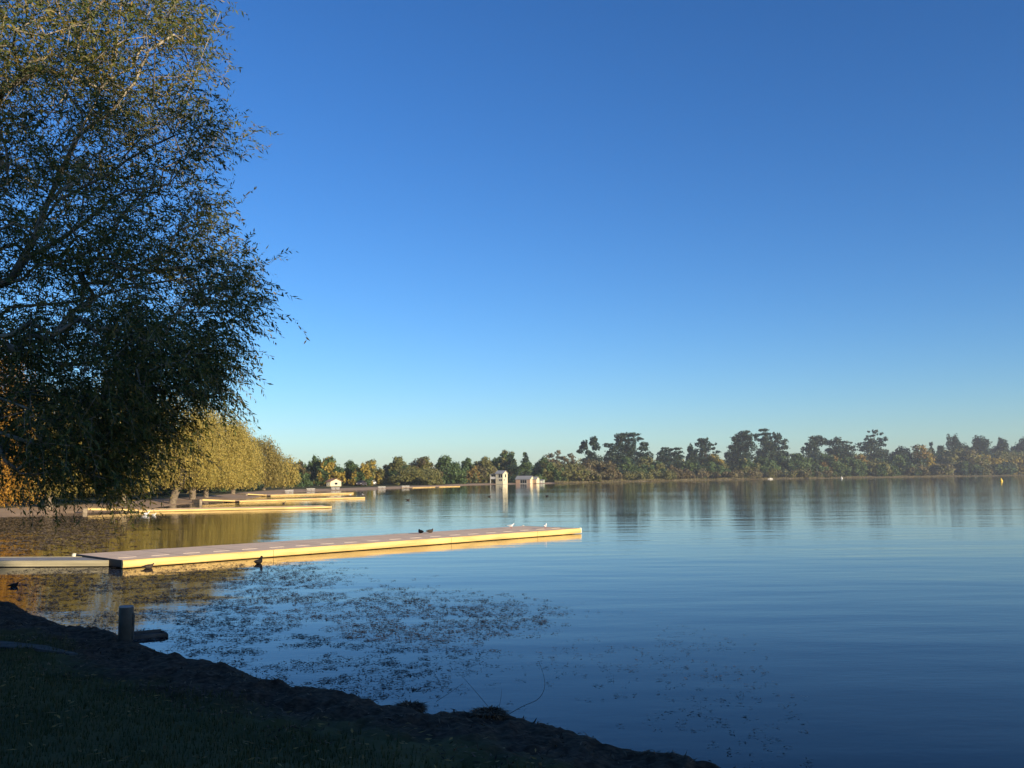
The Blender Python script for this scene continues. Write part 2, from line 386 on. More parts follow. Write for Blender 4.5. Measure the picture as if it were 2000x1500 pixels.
def far_tree(name, label, D, style, box, pal, cat='tree', extra=None, lobes=None, leaf=2.3, dens=1.0, seed=0, trunk=True, mix=None, depth=.8, tops=None):
    u0, u1, vt, vb = box
    r = random.Random(seed * 77 + int(u0) * 13 + int(vt))
    lb = list(lobes) if lobes else lobe_style(style, u0, u1, vt, vb, r)
    if extra: lb += extra
    if lobes or style in ('pine', 'round', 'mound'):
        fine = []
        for (u, v, ru, rv) in lb:
            rv = max(rv * (1.25 if lobes else 1.0), 2.2)
            fine.append((u, v, ru * .80, rv * .85))
            for _ in range(4):
                a = r.uniform(0, 6.28); fine.append((u + math.cos(a) * ru * .62, v + math.sin(a) * rv * .55, ru * r.uniform(.28, .5), rv * r.uniform(.45, .75)))
        lb = fine
    cu = (u0 + u1) / 2; mpp = D / FPX
    base = at(cu, vb, D); bx, by = base[0], base[1]; bz = gz(bx, by) - 0.15
    t = thing(name, label, cat, (bx, by, bz))
    C_, N_, G_ = [], [], []
    ctr = []
    for i, (u, v, ru, rv) in enumerate(lb):
        p = at(u, v, D); rd = ru * mpp
        maxd = (u1 - u0) * .5 * mpp * depth
        off = (r.uniform(-1, 1)) * max(0, maxd - rd * .5)
        p = p + np.array([0, off, 0]); ctr.append((p, ru * mpp, rv * mpp))
        n = int(min(1200, max(14, 2.3 * dens * math.pi * ru * rv / (leaf * leaf * .5) )))
        d = rdir(n); rr = rng.uniform(.4, 1.0, (n, 1)) ** .6 * (1 + .16 * np.abs(rng.normal(size=(n, 1))))
        wob = 1 + .18 * np.sin(d[:, :1] * 9 + i) * np.cos(d[:, 2:] * 11 + i * 2)
        c = p + d * rr * wob * np.array([ru * mpp, rd * .9, rv * mpp])
        keep = c[:, 2] > bz + .1
        C_.append(c[keep]); nn = d * np.array([1, 1, 1.2]) + rdir(n) * .75; N_.append(nn[keep])
    C_ = np.concatenate(C_); N_ = np.concatenate(N_); N_ /= np.linalg.norm(N_, axis=1, keepdims=True)
    n = len(C_); ax = np.cross(N_, rdir(n))
    sz = leaf * mpp * rng.uniform(.7, 1.5, n)
    V, Fq = quads(C_, ax, N_, sz * 1.35, sz)
    me = mesh_np('crown', V - np.array([bx, by, bz]), Fq, LM[pal])
    if mix:
        me.materials.append(LM[mix])
        sel = (C_[:, 2] > np.quantile(C_[:, 2], .55)) if tops else None
        pr = rng.random(n) < .38
        if tops: pr = sel & (rng.random(n) < .8)
        else:
            cl = vnoise(C_[:, 0] / (9 * mpp), C_[:, 2] / (9 * mpp), seed + 3); pr = cl > .55
        me.polygons.foreach_set('material_index', pr.astype(np.int32))
    ob('crown', me, t)
    if trunk:
        mb = MB(); hgt = (vb - vt) * mpp
        rt = max(.12, hgt * .022)
        topz = hgt * .72
        mb.tube([(0, 0, 0), (r.uniform(-.1, .1) * rt, 0, topz * .4), (r.uniform(-1, 1) * rt, 0, topz)], [rt * 1.25, rt, rt * .45], 7)
        for p, a_, b_ in r.sample(ctr, min(7, len(ctr))):
            q_ = p - np.array([bx, by, bz]); s0 = min(topz * .9, max(hgt * .15, q_[2] * .6))
            mb.tube([(0, 0, s0), (q_[0] * .55, q_[1] * .55, s0 + (q_[2] - s0) * .45), tuple(q_)], [rt * .5, rt * .3, rt * .14], 5, False)
        mb.build('trunk', DARKBARK, t, True)
    return t

# ------------------------------------------------------------------ grown trees (skeleton, hanging strands, leaves)
def grow(trunk, limbs, attr_pts, fork, arch=.10, back=.6):
    """nodes and parents: explicit trunk and limbs, then every attractor joined to the nearest wood"""
    P = []; par = []
    for i, p in enumerate(trunk): P.append(np.array(p, float)); par.append(i - 1)
    fk = len(P) - 1
    for lb in limbs:
        arr = np.array(P); prev = int(np.argmin(np.linalg.norm(arr - np.array(lb[0]), axis=1)))
        for p in lb: P.append(np.array(p, float)); par.append(prev); prev = len(P) - 1
    f = np.array(fork); order = np.argsort(np.linalg.norm(attr_pts - f, axis=1))
    ends = []
    for k in order:
        a = attr_pts[k]; arr = np.array(P)
        d = a - arr; L_ = np.linalg.norm(d, axis=1) + 1e-6
        out = arr - f; ol = np.linalg.norm(out, axis=1) + 1e-6
        cosb = (d * out).sum(1) / (L_ * ol)
        cost = L_ * (1 + back * (1 - cosb) * .5 + .25 * (d[:, 2] < 0) * np.abs(d[:, 2]) / L_)
        cost[:max(1, fk)] += 3
        j = int(np.argmin(cost)); n = max(1, int(L_[j] / .7)); prev = j
        for s in range(1, n + 1):
            t = s / n; p = arr[j] + d[j] * t + np.array([0, 0, arch * L_[j] * math.sin(math.pi * t)]) + rng.normal(0, .03, 3) * L_[j] * (t < 1)
            P.append(p); par.append(prev); prev = len(P) - 1
        ends.append(prev)
    return np.array(P), par, ends
def wood_mesh(P, par, rmin, expo=2.3, sides=5, rtrunk=None):
    n = len(P); ch = [[] for _ in range(n)]
    for i, p in enumerate(par):
        if p >= 0: ch[p].append(i)
    r = np.zeros(n)
    for i in range(n - 1, -1, -1):
        if not ch[i]: r[i] = rmin
    order = sorted(range(n), key=lambda i: -i)
    for i in order:
        if ch[i]: r[i] = (sum(r[c] ** expo for c in ch[i])) ** (1 / expo)
    if rtrunk: r = rmin + (r - rmin) * (rtrunk - rmin) / (r[0] - rmin + 1e-9)
    mb = MB()
    roots = [0] + [i for p in range(n) for i in sorted(ch[p], key=lambda c: -r[c])[1:]]
    for s in roots:
        path = []; rr = []
        if par[s] >= 0: path.append(P[par[s]]); rr.append(r[s])
        i = s
        while True:
            path.append(P[i]); rr.append(r[i])
            if not ch[i]: break
            i = max(ch[i], key=lambda c: r[c])
        mb.tube(path, rr, 8 if rr[0] > .06 else sides, False)
    return mb
def strands(starts, out_dir, length, step, lsize, droop=1.0, spread=.5, wind=(0.12, 0, 0), jitter=.25):
    """drooping leafy twigs: returns leaf arrays and twig paths"""
    n = len(starts); k = int(max(length) / step) + 1
    d = out_dir * spread + rdir(n) * .45 + np.array([0, 0, .25]); d /= np.linalg.norm(d, axis=1, keepdims=True)
    p = starts.copy(); C = []; D = []; paths = [starts]
    for s in range(k):
        d = d + np.array([wind[0], wind[1], -1.0 * droop]) * step * 2.4 + rng.normal(0, .10, (n, 3)); d /= np.linalg.norm(d, axis=1, keepdims=True)
        p = p + d * step; alive = (s + 1) * step <= length
        side = np.cross(d, rdir(n)); side /= np.linalg.norm(side, axis=1, keepdims=True) + 1e-9
        ld = d * .75 + side * .75 + np.array([0, 0, -.25])
        C.append((p + side * lsize * .35)[alive]); D.append(ld[alive])
        paths.append(np.where(alive[:, None], p, paths[-1]))
    return np.concatenate(C), np.concatenate(D), np.stack(paths, 1)

# ---- the big overhanging willow on the near bank
BIGLEAF = leafmat('leaf_big', [(0.026,0.050,0.014),(0.060,0.090,0.022),(0.110,0.130,0.030),(0.170,0.165,0.036),(0.300,0.200,0.045)], .32, .5, .3)
def big_tree():
    bx, by = -13.6, 17.2; bz = gz(bx, by) - .1
    D0 = 17.5
    trunk = [(bx, by, bz), (bx + .15, by, bz + 1.4), (bx + .45, by + .05, bz + 2.7), (bx + .8, by + .1, bz + 3.8)]
    fork = trunk[-1]
    def lim(pts, D=None, dd=0):
        return [tuple(at(u, v, (D or D0) + dd * i / len(pts))) for i, (u, v) in enumerate(pts)]
    limbs = [
        lim([(-230,640),(-110,590),(20,548),(80,440),(113,392),(173,360),(213,340),(247,313),(293,287),(340,265),(400,245)], 17.0, -1.2),
        lim([(243,305),(277,267),(350,217),(377,157),(403,87),(430,23)], 16.2, .3),
        lim([(60,480),(100,380),(150,270),(187,200),(200,163),(227,110),(230,57),(240,-20),(250,-110)], 17.6, .8),
        lim([(170,250),(217,220),(247,177),(262,157),(307,150)], 17.0, -.8),
        lim([(60,500),(130,460),(187,417),(213,390),(247,373),(330,360),(420,350)], 17.0, -.5),
        lim([(-160,640),(-40,650),(60,690),(130,715),(198,703),(238,692),(352,692),(430,690)], 17.2, -1.4),
        lim([(20,600),(140,590),(260,560),(380,540),(470,545)], 17.8, 1.2),
        lim([(-200,600),(-160,420),(-120,240),(-90,60),(-60,-120),(-40,-260)], 17.6, .5),
        lim([(-300,560),(-420,420),(-520,300)], 17.6, 1.5),
        lim([(-40,640),(40,740),(120,770),(230,790),(320,800)], 18.0, 1.5),
        lim([(-200,640),(-120,720),(-20,770),(60,800)], 16.5, -1.5),
    ]
    lobes = [  # u, v, ru, rv, attractors
        (60,60,190,150,125),(250,40,150,120,80),(330,120,80,80,16),(385,50,45,60,6),
        (110,240,190,140,125),(310,240,130,110,36),(415,190,70,90,15),(455,255,50,60,12),
        (90,430,200,130,120),(290,420,140,110,60),(400,380,70,90,20),(430,470,60,50,16),
        (110,600,210,120,95),(310,580,170,100,75),(450,560,75,70,34),(500,585,50,45,16),
        (130,730,200,100,90),(320,700,140,80,62),(420,690,60,60,22),(430,750,45,35,14),
        (90,830,140,80,60),(210,830,90,70,40),(310,795,60,50,16),(350,840,30,40,6),
        (60,890,90,50,36),(195,900,60,48,34),(290,860,45,45,10),(60,920,40,28,8),(215,938,36,22,12),(130,885,60,40,16),
        (-220,150,200,220,60),(-230,500,200,200,60),(-200,760,160,140,40),(130,-180,280,140,70),(-200,-180,200,160,40),(-480,350,160,220,40),
    ]
    A = []
    for u, v, ru, rv, n in lobes:
        u = u - (45 if u > 380 else 22 if u > 280 else 0)
        n = int(n * (1.25 if v < 780 else .85) * (.72 if u > 230 and v < 700 else 1))
        d = rdir(n) * rng.uniform(.2, 1.0, (n, 1)) ** .4
        for k in range(n):
            A.append(at(u + d[k, 0] * ru, v + d[k, 2] * rv, D0 + d[k, 1] * 3.2 * min(1, ru / 130) + rng.normal(0, .4)))
    A = np.array(A); A = A[A[:, 2] > 2.0]
    P, par, ends = grow(trunk, limbs, A, fork)
    wood = wood_mesh(P, par, .006, 2.35, 4, .21)
    t = thing('willow_tree', 'big dark leafy willow overhanging the water at the left edge of the view', 'tree', (bx, by, bz))
    o0 = np.array([bx, by, bz])
    wm = wood.mesh('trunk', BIGBARK, True)
    wm.transform(Matrix.Translation((-bx, -by, -bz)))
    ob('trunk', wm, t)
    E = P[ends]; k = 7
    # strands from the ends and from thin wood
    st = np.repeat(E, k, axis=0) + rng.normal(0, .22, (len(E) * k, 3))
    extra_i = rng.integers(len(trunk) + 60, len(P), int(len(E) * 1.5)); st = np.concatenate([st, P[extra_i] + rng.normal(0, .1, (len(extra_i), 3))])
    od = st - np.array([bx + 1, by, 6.5]); od[:, 2] *= .3; od /= np.linalg.norm(od, axis=1, keepdims=True)
    low = st[:, 2] < 5.5
    ln = rng.uniform(.25, .8, len(st)) + low * rng.uniform(0, .5, len(st)) * np.clip((st[:, 2] - 1.9) / .9, .3, 1)
    C, D, paths = strands(st, od, ln, .045, .09, .7, .45, wind=(.04, 0, 0))
    n = len(C)
    V, Fq = quads(C, D, rdir(n), rng.uniform(.05, .155, n), rng.uniform(.016, .038, n))
    ob('crown', mesh_np('crown', V - o0, Fq, BIGLEAF), t)
    tw = MB()
    sel = rng.random(len(st)) < .45
    pp = paths[sel][:, ::5]
    m_ = pp.shape[0]; kk = pp.shape[1]
    # twigs as thin three-sided tubes, built in one array
    offs = np.array([[.003, 0, 0], [-.0015, .0026, 0], [-.0015, -.0026, 0]])
    VV = (pp[:, :, None, :] + offs[None, None]).reshape(-1, 3) - o0
    base = (np.arange(m_)[:, None, None] * kk + np.arange(kk - 1)[None, :, None]) * 3
    a = base + np.arange(3)[None, None]; b_ = base + (np.arange(3)[None, None] + 1) % 3
    FF = np.stack([a, b_, b_ + 3, a + 3], -1).reshape(-1, 4)
    ob('twigs', mesh_np('twigs', VV, FF, BIGBARK), t)
    print('big tree leaves', n, 'nodes', len(P))
    return t
BIGBARK = simple('bark_big', (0.34, 0.29, 0.22), .85, .55, 5, .15, bump=.6)
big_tree()

def willow(label, u, vbase, D, u0, u1, vt, vlow, seed, pal='willow', lean=0.0, name='willow_tree', natt=120, bark=None):
    """weeping willow of the row along the left shore"""
    mpp = D / FPX
    b0 = at(u, vbase, D); bx, by = b0[0], b0[1]; bz = gz(bx, by) - .1
    r = np.random.default_rng(seed)
    top = at((u0 + u1) / 2, vt, D); H = top[2] - bz; Wd = (u1 - u0) * mpp
    cx = at((u0 + u1) / 2, vt, D)[0]
    lowz = at(u, vlow, D)[2]
    trunk = [(bx, by, bz), (bx + lean * .3, by, bz + H * .10), (bx + lean, by, bz + H * .22)]
    fork = trunk[-1]; limbs = []
    for k in range(6):
        a = k * 1.05 + r.uniform(-.3, .3); q1 = np.array([bx + (cx - bx) * .4 + math.cos(a) * Wd * .12, by + math.sin(a) * Wd * .12, bz + H * r.uniform(.42, .5)])
        q2 = np.array([cx + math.cos(a) * Wd * .22, by + math.sin(a) * Wd * .22, bz + H * r.uniform(.65, .8)])
        limbs.append([tuple(fork * np.array([.5, .5, .5]) + q1 * .5), tuple(q1), tuple(q2)])
    A = []
    while len(A) < natt:
        d = r.normal(size=3); d /= np.linalg.norm(d); rr = r.uniform(.35, 1) ** .5
        p = np.array([cx + d[0] * rr * Wd * .43, by + d[1] * rr * Wd * .43, bz + H * .56 + d[2] * rr * H * .40])
        if p[2] > lowz + H * .08: A.append(p)
    A = np.array(A)
    P, par, ends = grow(trunk, limbs, A, fork, .12)
    t = thing(name, label, 'tree', (bx, by, bz)); o0 = np.array([bx, by, bz])
    wm = wood_mesh(P, par, .012, 2.3, 4, max(.25, H * .035)).mesh('trunk', bark or WBARK, True); wm.transform(Matrix.Translation(tuple(-o0)))
    ob('trunk', wm, t)
    E = P[ends]; k = 17
    st = np.repeat(E, k, axis=0) + r.normal(0, H * .05, (len(E) * k, 3))
    od = st - np.array([cx, by, bz + H * .5]); od[:, 2] *= .3; od /= np.linalg.norm(od, axis=1, keepdims=True)
    lowst = st[:, 2] < bz + H * .5
    ln = np.minimum(np.where(lowst, r.uniform(.2, .5, len(st)), r.uniform(.06, .36, len(st))) * H, np.maximum(.4, (st[:, 2] - lowz) * r.uniform(.75, 1.1, len(st))))
    s = 2.0 * mpp
    C, D_, _ = strands(st, od, ln, s * 1.15, s, .7, .7, wind=(0, 0, 0)); C = C + rng.normal(0, s * .9, C.shape)
    n = len(C); nn = (C - np.array([cx, by, bz + H * .45])); nn /= np.linalg.norm(nn, axis=1, keepdims=True); nn = nn + rdir(n) * .8
    V, Fq = quads(C, D_, nn, s * rng.uniform(1.2, 2.4, n), s * rng.uniform(.6, 1.05, n))
    ob('crown', mesh_np('crown', V - o0, Fq, LM[pal]), t)
    return t

willow('golden weeping willow with pale leaning forked trunk, nearest clearly seen in the row', 336, 977, 97, 290, 428, 770, 958, 11, lean=1.0)
willow('tallest golden weeping willow of the row, crown rising above the dark overhanging leaves', 376, 970, 108, 330, 480, 794, 956, 12)
willow('golden weeping willow with thick trunk just right of the tallest willow', 402, 968, 118, 385, 494, 818, 956, 13)
willow('golden weeping willow in the middle of the row, fourth from its far end', 455, 962, 140, 415, 500, 834, 956, 14)
willow('pale gold willow second from the far end of the willow row', 515, 955, 178, 474, 544, 856, 953, 15, 'paleg')
willow('small round gold willow at the far end of the willow row', 553, 951, 205, 526, 579, 890, 951, 16, natt=90)
willow('yellow green willow half hidden behind the dark overhanging leaves', 240, 985, 84, 130, 310, 735, 970, 17, 'willow', natt=160)
willow('yellow willow behind the hanging leaf tips near the left edge', 95, 992, 76, 10, 160, 750, 972, 18, 'willow', natt=140)
willow('orange gold autumn tree low at the left edge of the view', -35, 1003, 60, -130, 50, 640, 999, 19, 'orange', name='autumn_tree', natt=170)

# ---- trees that shade the near bank, behind and to the right of the viewpoint
def shade_tree(x, y, H, Rr, label, seed):
    z0 = gz(x, y) - .1; t = thing('shade_tree', label, 'tree', (x, y, z0), 0, 'shade trees on the near bank behind the viewpoint')
    r = np.random.default_rng(seed); C = []; Nn = []; mb = MB()
    mb.tube([(0, 0, 0), (.1, .05, H * .3), (0, .1, H * .6), (.05, 0, H * .9)], [.34, .27, .17, .05], 9)
    for i in range(72):
        a = r.uniform(0, 6.28); h = r.uniform(.12, .95); k = Rr * (1 - abs(h - .52) ** 2.2 * 2.2) * math.sqrt(r.uniform(.05, 1)) * .85
        p = np.array([math.cos(a) * k, math.sin(a) * k, h * H]); rr = r.uniform(.9, 1.7)
        n = 240; d = rdir(n); c = p + d * rng.uniform(.3, 1, (n, 1)) ** .5 * np.array([rr, rr, rr * .75]); C.append(c); Nn.append(d + rdir(n) * .8)
        mb.tube([(0, 0, max(H * .15, p[2] * .62)), tuple(p * np.array([.5, .5, 1]) - np.array([0, 0, H * .08])), tuple(p)], [.09, .055, .02], 5, False)
    C = np.concatenate(C); Nn = np.concatenate(Nn); n = len(C)
    C = C[:]; V, Fq = quads(C, np.cross(Nn, rdir(n)), Nn / np.linalg.norm(Nn, axis=1, keepdims=True), rng.uniform(.3, .55, n), rng.uniform(.2, .34, n))
    mb.build('trunk', BARK, t, True); ob('crown', mesh_np('crown', V, Fq, LM['green']), t)
shade_tree(18.0, -8.6, 17.0, 4.0, 'tall green tree shading the bank, nearest the water behind the viewpoint', 1)
shade_tree(14.0, -13.0, 14.5, 4.6, 'broad green tree second from the water behind the viewpoint', 2)
shade_tree(7.0, -13.5, 14.0, 5.0, 'broad green tree straight behind the viewpoint', 3)
shade_tree(16.8, -11.6, 15.6, 4.2, 'green tree between the two nearest the water behind the viewpoint', 6)
shade_tree(24.0, -18.0, 16.0, 4.6, 'green tree farthest back along the bank behind the viewpoint', 4)
shade_tree(-3.0, -9.0, 13.0, 5.0, 'green tree behind the viewpoint on its left', 5)

# ------------------------------------------------------------------ trees of the far shore
def shoreD(u):
    us = [p[0] for p in left_px]; ds = [gp(p[0], p[1])[1] for p in left_px]
    return float(np.interp(u, us, ds))
FT = [
 # name, label, back, style, box(u0,u1,vtop,vbottom), palette, options
 ('far_tree','round tree with red brown top beside the last gold willow',60,'round',(568,600,902,946),'green',dict(mix='russet',tops=True)),
 ('far_tree','dark green tree right of the red brown topped tree',70,'round',(597,632,893,946),'green',{}),
 ('far_tree','bright yellow green tree above the cream house',60,'round',(624,664,892,944),'yellow',dict(mix='green')),
 ('far_tree','small brown tree just right of the cream house',80,'round',(657,675,913,945),'brown',{}),
 ('far_tree','dark green tree between the cream house and the parked white car',60,'round',(671,700,898,947),'green',{}),
 ('far_tree','low yellow green tree left of the parked white car',50,'round',(690,722,906,945),'yellow',dict(mix='green')),
 ('far_tree','yellow green round tree above the parked white car',65,'round',(706,745,899,943),'olive',dict(mix='yellow')),
 ('far_tree','small brown tree right of the parked white car',75,'round',(743,767,908,945),'brown',{}),
 ('far_tree','grey olive tree left of the big russet tree',60,'round',(760,803,893,946),'olive',dict(mix='green')),
 ('far_tree','broad russet brown tree above the olive dome shaped shrub',65,'round',(796,853,893,944),'russet',dict(mix='olive')),
 ('shrub','wide olive dome shaped shrub in front of the russet tree',35,'mound',(774,853,913,945),'olive',dict(cat='shrub')),
 ('far_tree','dark green tree right of the russet tree',60,'round',(853,901,889,945),'green',{}),
 ('far_tree','slim dark tree left of the small orange tree',65,'round',(898,928,896,944),'green',{}),
 ('far_tree','small orange tree left of the two storey boathouse',50,'round',(910,934,910,944),'amber',dict(mix='olive')),
 ('far_tree','olive brown tree behind the balcony of the two storey boathouse',40,'round',(927,965,893,944),'olive',dict(mix='brown')),
 ('far_tree','tall olive tree rising behind the two storey boathouse roof',45,'round',(960,1010,881,942),'olive',dict(mix='green')),
 ('conifer_tree','dark conifer between the two boathouses',30,'cone',(976,1020,892,942),'dark',{}),
 ('conifer_tree','dark green conifer behind the low boat shed',40,'cone',(1006,1046,886,941),'green',dict(mix='dark')),
 ('far_tree','mid green tree behind the small pale hut',60,'round',(1044,1080,895,940),'green',{}),
 ('far_tree','bare looking orange brown tree with open crown, left of the first tall pine',90,'airy',(1066,1118,878,925),'russet',dict(dens=.8)),
 ('shrub','olive shrub mass directly right of the small pale hut',30,'mound',(1046,1100,903,941),'olive',dict(cat='shrub',mix='green')),
 ('shrub','long olive brown shrub mass at the water between hut and russet mound',25,'mound',(1080,1160,908,940),'olive',dict(cat='shrub',mix='brown')),
 ('shrub','big russet brown mound of shrub below the first tall pine',40,'mound',(1134,1208,897,939),'russet',dict(cat='shrub',mix='brown')),
 ('pine_tree','leftmost tall pine, narrow with three open tufts',110,'pine',(1129,1178,855,930),'dark',dict(lobes=[(1143,866,8,5),(1140,873,9,5),(1134,881,7,4),(1160,858,8,5),(1161,867,10,6),(1165,876,9,4),(1148,884,9,3),(1158,892,14,6),(1150,899,16,5),(1168,900,10,8),(1152,915,18,12)])),
 ('pine_tree','broad flat topped pine, second tall pine from the left',120,'pine',(1177,1276,845,932),'dark',dict(lobes=[(1223,848,17,3),(1210,853,13,4),(1235,850,14,3),(1222,858,22,4),(1248,857,7,3),(1186,870,11,4),(1196,876,12,6),(1212,872,14,9),(1230,876,12,12),(1218,890,26,13),(1256,868,10,4),(1260,876,9,5),(1254,887,15,5),(1266,893,10,5),(1190,893,14,10),(1204,908,28,12),(1245,910,30,16),(1222,920,42,10)])),
 ('pine_tree','low pine with layered flat branches right of the broad flat topped pine',120,'pine',(1280,1342,873,932),'dark',dict(lobes=[(1299,875,7,2),(1303,880,12,3),(1295,887,14,4),(1320,877,10,2),(1326,883,10,2),(1312,888,14,4),(1300,897,20,6),(1325,893,13,4),(1318,905,24,9),(1296,914,18,10),(1322,920,20,10)])),
 ('pine_tree','compact dark round topped pine beside the low layered pine',115,'round',(1340,1364,869,930),'dark',{}),
 ('pine_tree','pine with thin open right side left of the gold tree',125,'pine',(1358,1404,857,930),'dark',dict(lobes=[(1373,860,10,4),(1372,867,13,5),(1380,876,12,6),(1366,883,10,6),(1390,868,6,3),(1394,876,5,2),(1398,883,6,2),(1378,893,18,8),(1370,908,18,10),(1390,905,14,10)])),
 ('far_tree','gold tinged tree left of the tallest pair of pines',85,'round',(1376,1414,887,928),'olive',dict(mix='yellow')),
 ('pine_tree','left one of the tallest pair of pines, dense pyramid with flat top',125,'pine',(1415,1476,841,932),'dark',dict(lobes=[(1453,844,11,3),(1448,850,15,4),(1444,857,17,5),(1462,855,12,5),(1450,866,20,6),(1440,876,18,6),(1462,874,14,8),(1432,885,16,6),(1450,890,24,9),(1424,893,9,6),(1445,905,28,11),(1440,920,26,10)])),
 ('pine_tree','right one of the tallest pair of pines, open crown with umbrella top',130,'pine',(1471,1545,838,932),'dark',dict(lobes=[(1494,840,12,2.5),(1483,849,9,3),(1495,848,12,3),(1503,854,11,4),(1489,858,10,4),(1515,847,3,3),(1518,854,6,5),(1508,864,12,5),(1524,864,8,5),(1490,868,14,7),(1514,875,16,6),(1530,874,9,4),(1498,885,20,10),(1524,887,14,5),(1538,889,7,3),(1490,905,22,14),(1520,904,22,12),(1510,920,30,9)])),
 ('far_tree','dark green bush tree under the broad flat topped pine',70,'round',(1195,1250,893,936),'green',dict(mix='dark')),
 ('far_tree','dark green bush tree right below the broad flat topped pine',65,'round',(1243,1292,890,936),'green',dict(mix='olive')),
 ('far_tree','green tree low beside the dark round topped pine',70,'round',(1328,1368,898,934),'green',dict(mix='dark')),
 ('far_tree','blue green tree below the open sided pine',65,'round',(1362,1416,903,935),'green',{}),
 ('far_tree','pale green willowy tree at the foot of the dense pyramid pine',50,'round',(1436,1476,897,932),'olive',dict(mix='green')),
 ('far_tree','green tree at the foot of the umbrella topped pine',60,'round',(1472,1512,893,932),'green',{}),
 ('far_tree','dark green tree right of the umbrella topped pine foot',60,'round',(1507,1548,891,932),'green',dict(mix='dark')),
 ('far_tree','dark green tree in the dip between two groups of pines',70,'round',(1540,1580,885,931),'green',dict(mix='dark')),
 ('shrub','low clipped looking olive shrub hedge under the flat topped pine',30,'hedge',(1205,1303,919,937),'olive',dict(cat='shrub')),
 ('shrub','bright russet round shrub left one of two on the waterline',30,'mound',(1303,1330,910,936),'russet',dict(cat='shrub')),
 ('shrub','russet shrub right one of two on the waterline',28,'mound',(1327,1353,917,935),'russet',dict(cat='shrub')),
 ('shrub','long brown shrub hedge left of the tallest pines',30,'hedge',(1365,1475,917,933),'brown',dict(cat='shrub',mix='russet')),
 ('shrub','long brown shrub hedge under the umbrella topped pine',30,'hedge',(1475,1590,915,932),'brown',dict(cat='shrub',mix='olive')),
 ('pine_tree','layered pine first of the three pines right of the gap',140,'pine',(1566,1618,851,930),'dark',dict(lobes=[(1594,854,11,3),(1590,860,14,4),(1578,867,10,3),(1600,868,12,5),(1606,862,6,6),(1586,876,16,6),(1575,884,8,4),(1595,890,20,10),(1590,910,22,14)])),
 ('pine_tree','round headed pine second of the three pines right of the gap',145,'pine',(1612,1672,855,930),'dark',dict(lobes=[(1629,859,10,5),(1626,868,14,6),(1650,864,10,3),(1655,870,8,3),(1645,876,14,6),(1662,875,7,3),(1632,884,20,8),(1650,892,17,9),(1640,910,24,14)])),
 ('pine_tree','pointed pine with small separate tuft at the top, third right of the gap',150,'pine',(1671,1736,841,930),'dark',dict(lobes=[(1702,844,7,2.5),(1712,848,4,2),(1703,852,6,2),(1697,858,9,3),(1718,859,7,4),(1708,865,14,4),(1690,867,12,3),(1722,868,8,3),(1700,874,20,5),(1684,878,12,4),(1726,880,9,3),(1706,886,24,8),(1704,905,26,14)])),
 ('pine_tree','low dark pine between the pointed pine and the gold poplar',120,'round',(1738,1788,871,925),'dark',{}),
 ('far_tree','green tree below the layered pine right of the gap',80,'round',(1556,1598,894,930),'green',dict(mix='dark')),
 ('far_tree','green tree with orange top patch below the round headed pine',75,'round',(1594,1640,888,929),'green',dict(mix='amber')),
 ('far_tree','green tree below and right of the round headed pine',70,'round',(1632,1682,892,929),'green',{}),
 ('far_tree','amber tinted tree left below the pointed pine',85,'round',(1652,1692,889,925),'olive',dict(mix='amber')),
 ('far_tree','dull green tree at the waterline under the pointed pine',60,'round',(1684,1738,896,928),'green',dict(mix='olive')),
 ('far_tree','dark tree at the waterline right of the pointed pine',60,'round',(1726,1776,888,927),'green',dict(mix='dark')),
 ('poplar_tree','green poplar with gold top beside the golden slender tree',90,'poplar',(1781,1817,872,926),'green',dict(mix='amber',tops=True)),
 ('poplar_tree','slender bright golden tree between two brown round shrubs',60,'poplar',(1811,1826,889,925),'yellow',dict(mix='amber')),
 ('conifer_tree','thin pointed conifer behind the slender golden tree',150,'cone',(1810,1828,866,915),'dark',{}),
 ('shrub','brown round shrub left of the slender golden tree',35,'mound',(1769,1807,908,929),'brown',dict(cat='shrub')),
 ('shrub','brown round shrub right of the slender golden tree',35,'mound',(1826,1866,906,928),'brown',dict(cat='shrub',mix='olive')),
 ('pine_tree','small dark pine right of the thin pointed conifer',150,'round',(1827,1850,870,920),'dark',{}),
 ('pine_tree','dark domed pine first of the four pines at the right edge',160,'round',(1841,1890,851,922),'dark',{}),
 ('pine_tree','dark domed pine second of the four pines at the right edge',165,'round',(1888,1940,852,922),'dark',{}),
 ('pine_tree','dark pine third of the four pines at the right edge',165,'round',(1938,1975,856,922),'dark',{}),
 ('pine_tree','dark pine cut by the right edge of the view',165,'round',(1970,2025,852,922),'dark',{}),
 ('far_tree','wide olive tree in front of the first domed pine at the right',80,'round',(1834,1906,875,926),'olive',dict(mix='brown')),
 ('far_tree','yellow olive dome shaped tree in front of the second domed pine',70,'mound',(1896,1942,887,926),'olive',dict(mix='yellow')),
 ('far_tree','yellow olive dome shaped tree at the right edge of the view',70,'mound',(1934,2012,883,925),'olive',dict(mix='yellow')),
 ('shrub','dark green bush left of the right edge willows at the waterline',40,'mound',(1872,1908,903,926),'green',dict(cat='shrub',mix='dark')),
 ('shrub','dark green bush in front of the right edge olive tree',40,'mound',(1932,1976,902,925),'green',dict(cat='shrub',mix='dark')),
 # behind the willow row
 ('conifer_tree','dark conifer peeping out behind the gold willow row',0,'pine',(430,492,836,945),'dark',dict(D=200)),
 ('far_tree','dark tree behind the trunks of the willow row, left of its middle',0,'round',(300,400,870,962),'green',dict(D=150,mix='dark')),
 ('far_tree','dark tree behind the trunks of the willow row, right of its middle',0,'round',(385,480,880,958),'green',dict(D=170,mix='dark')),
 ('far_tree','dark tree behind the far end of the willow row',0,'round',(470,580,900,950),'green',dict(D=240,mix='dark')),
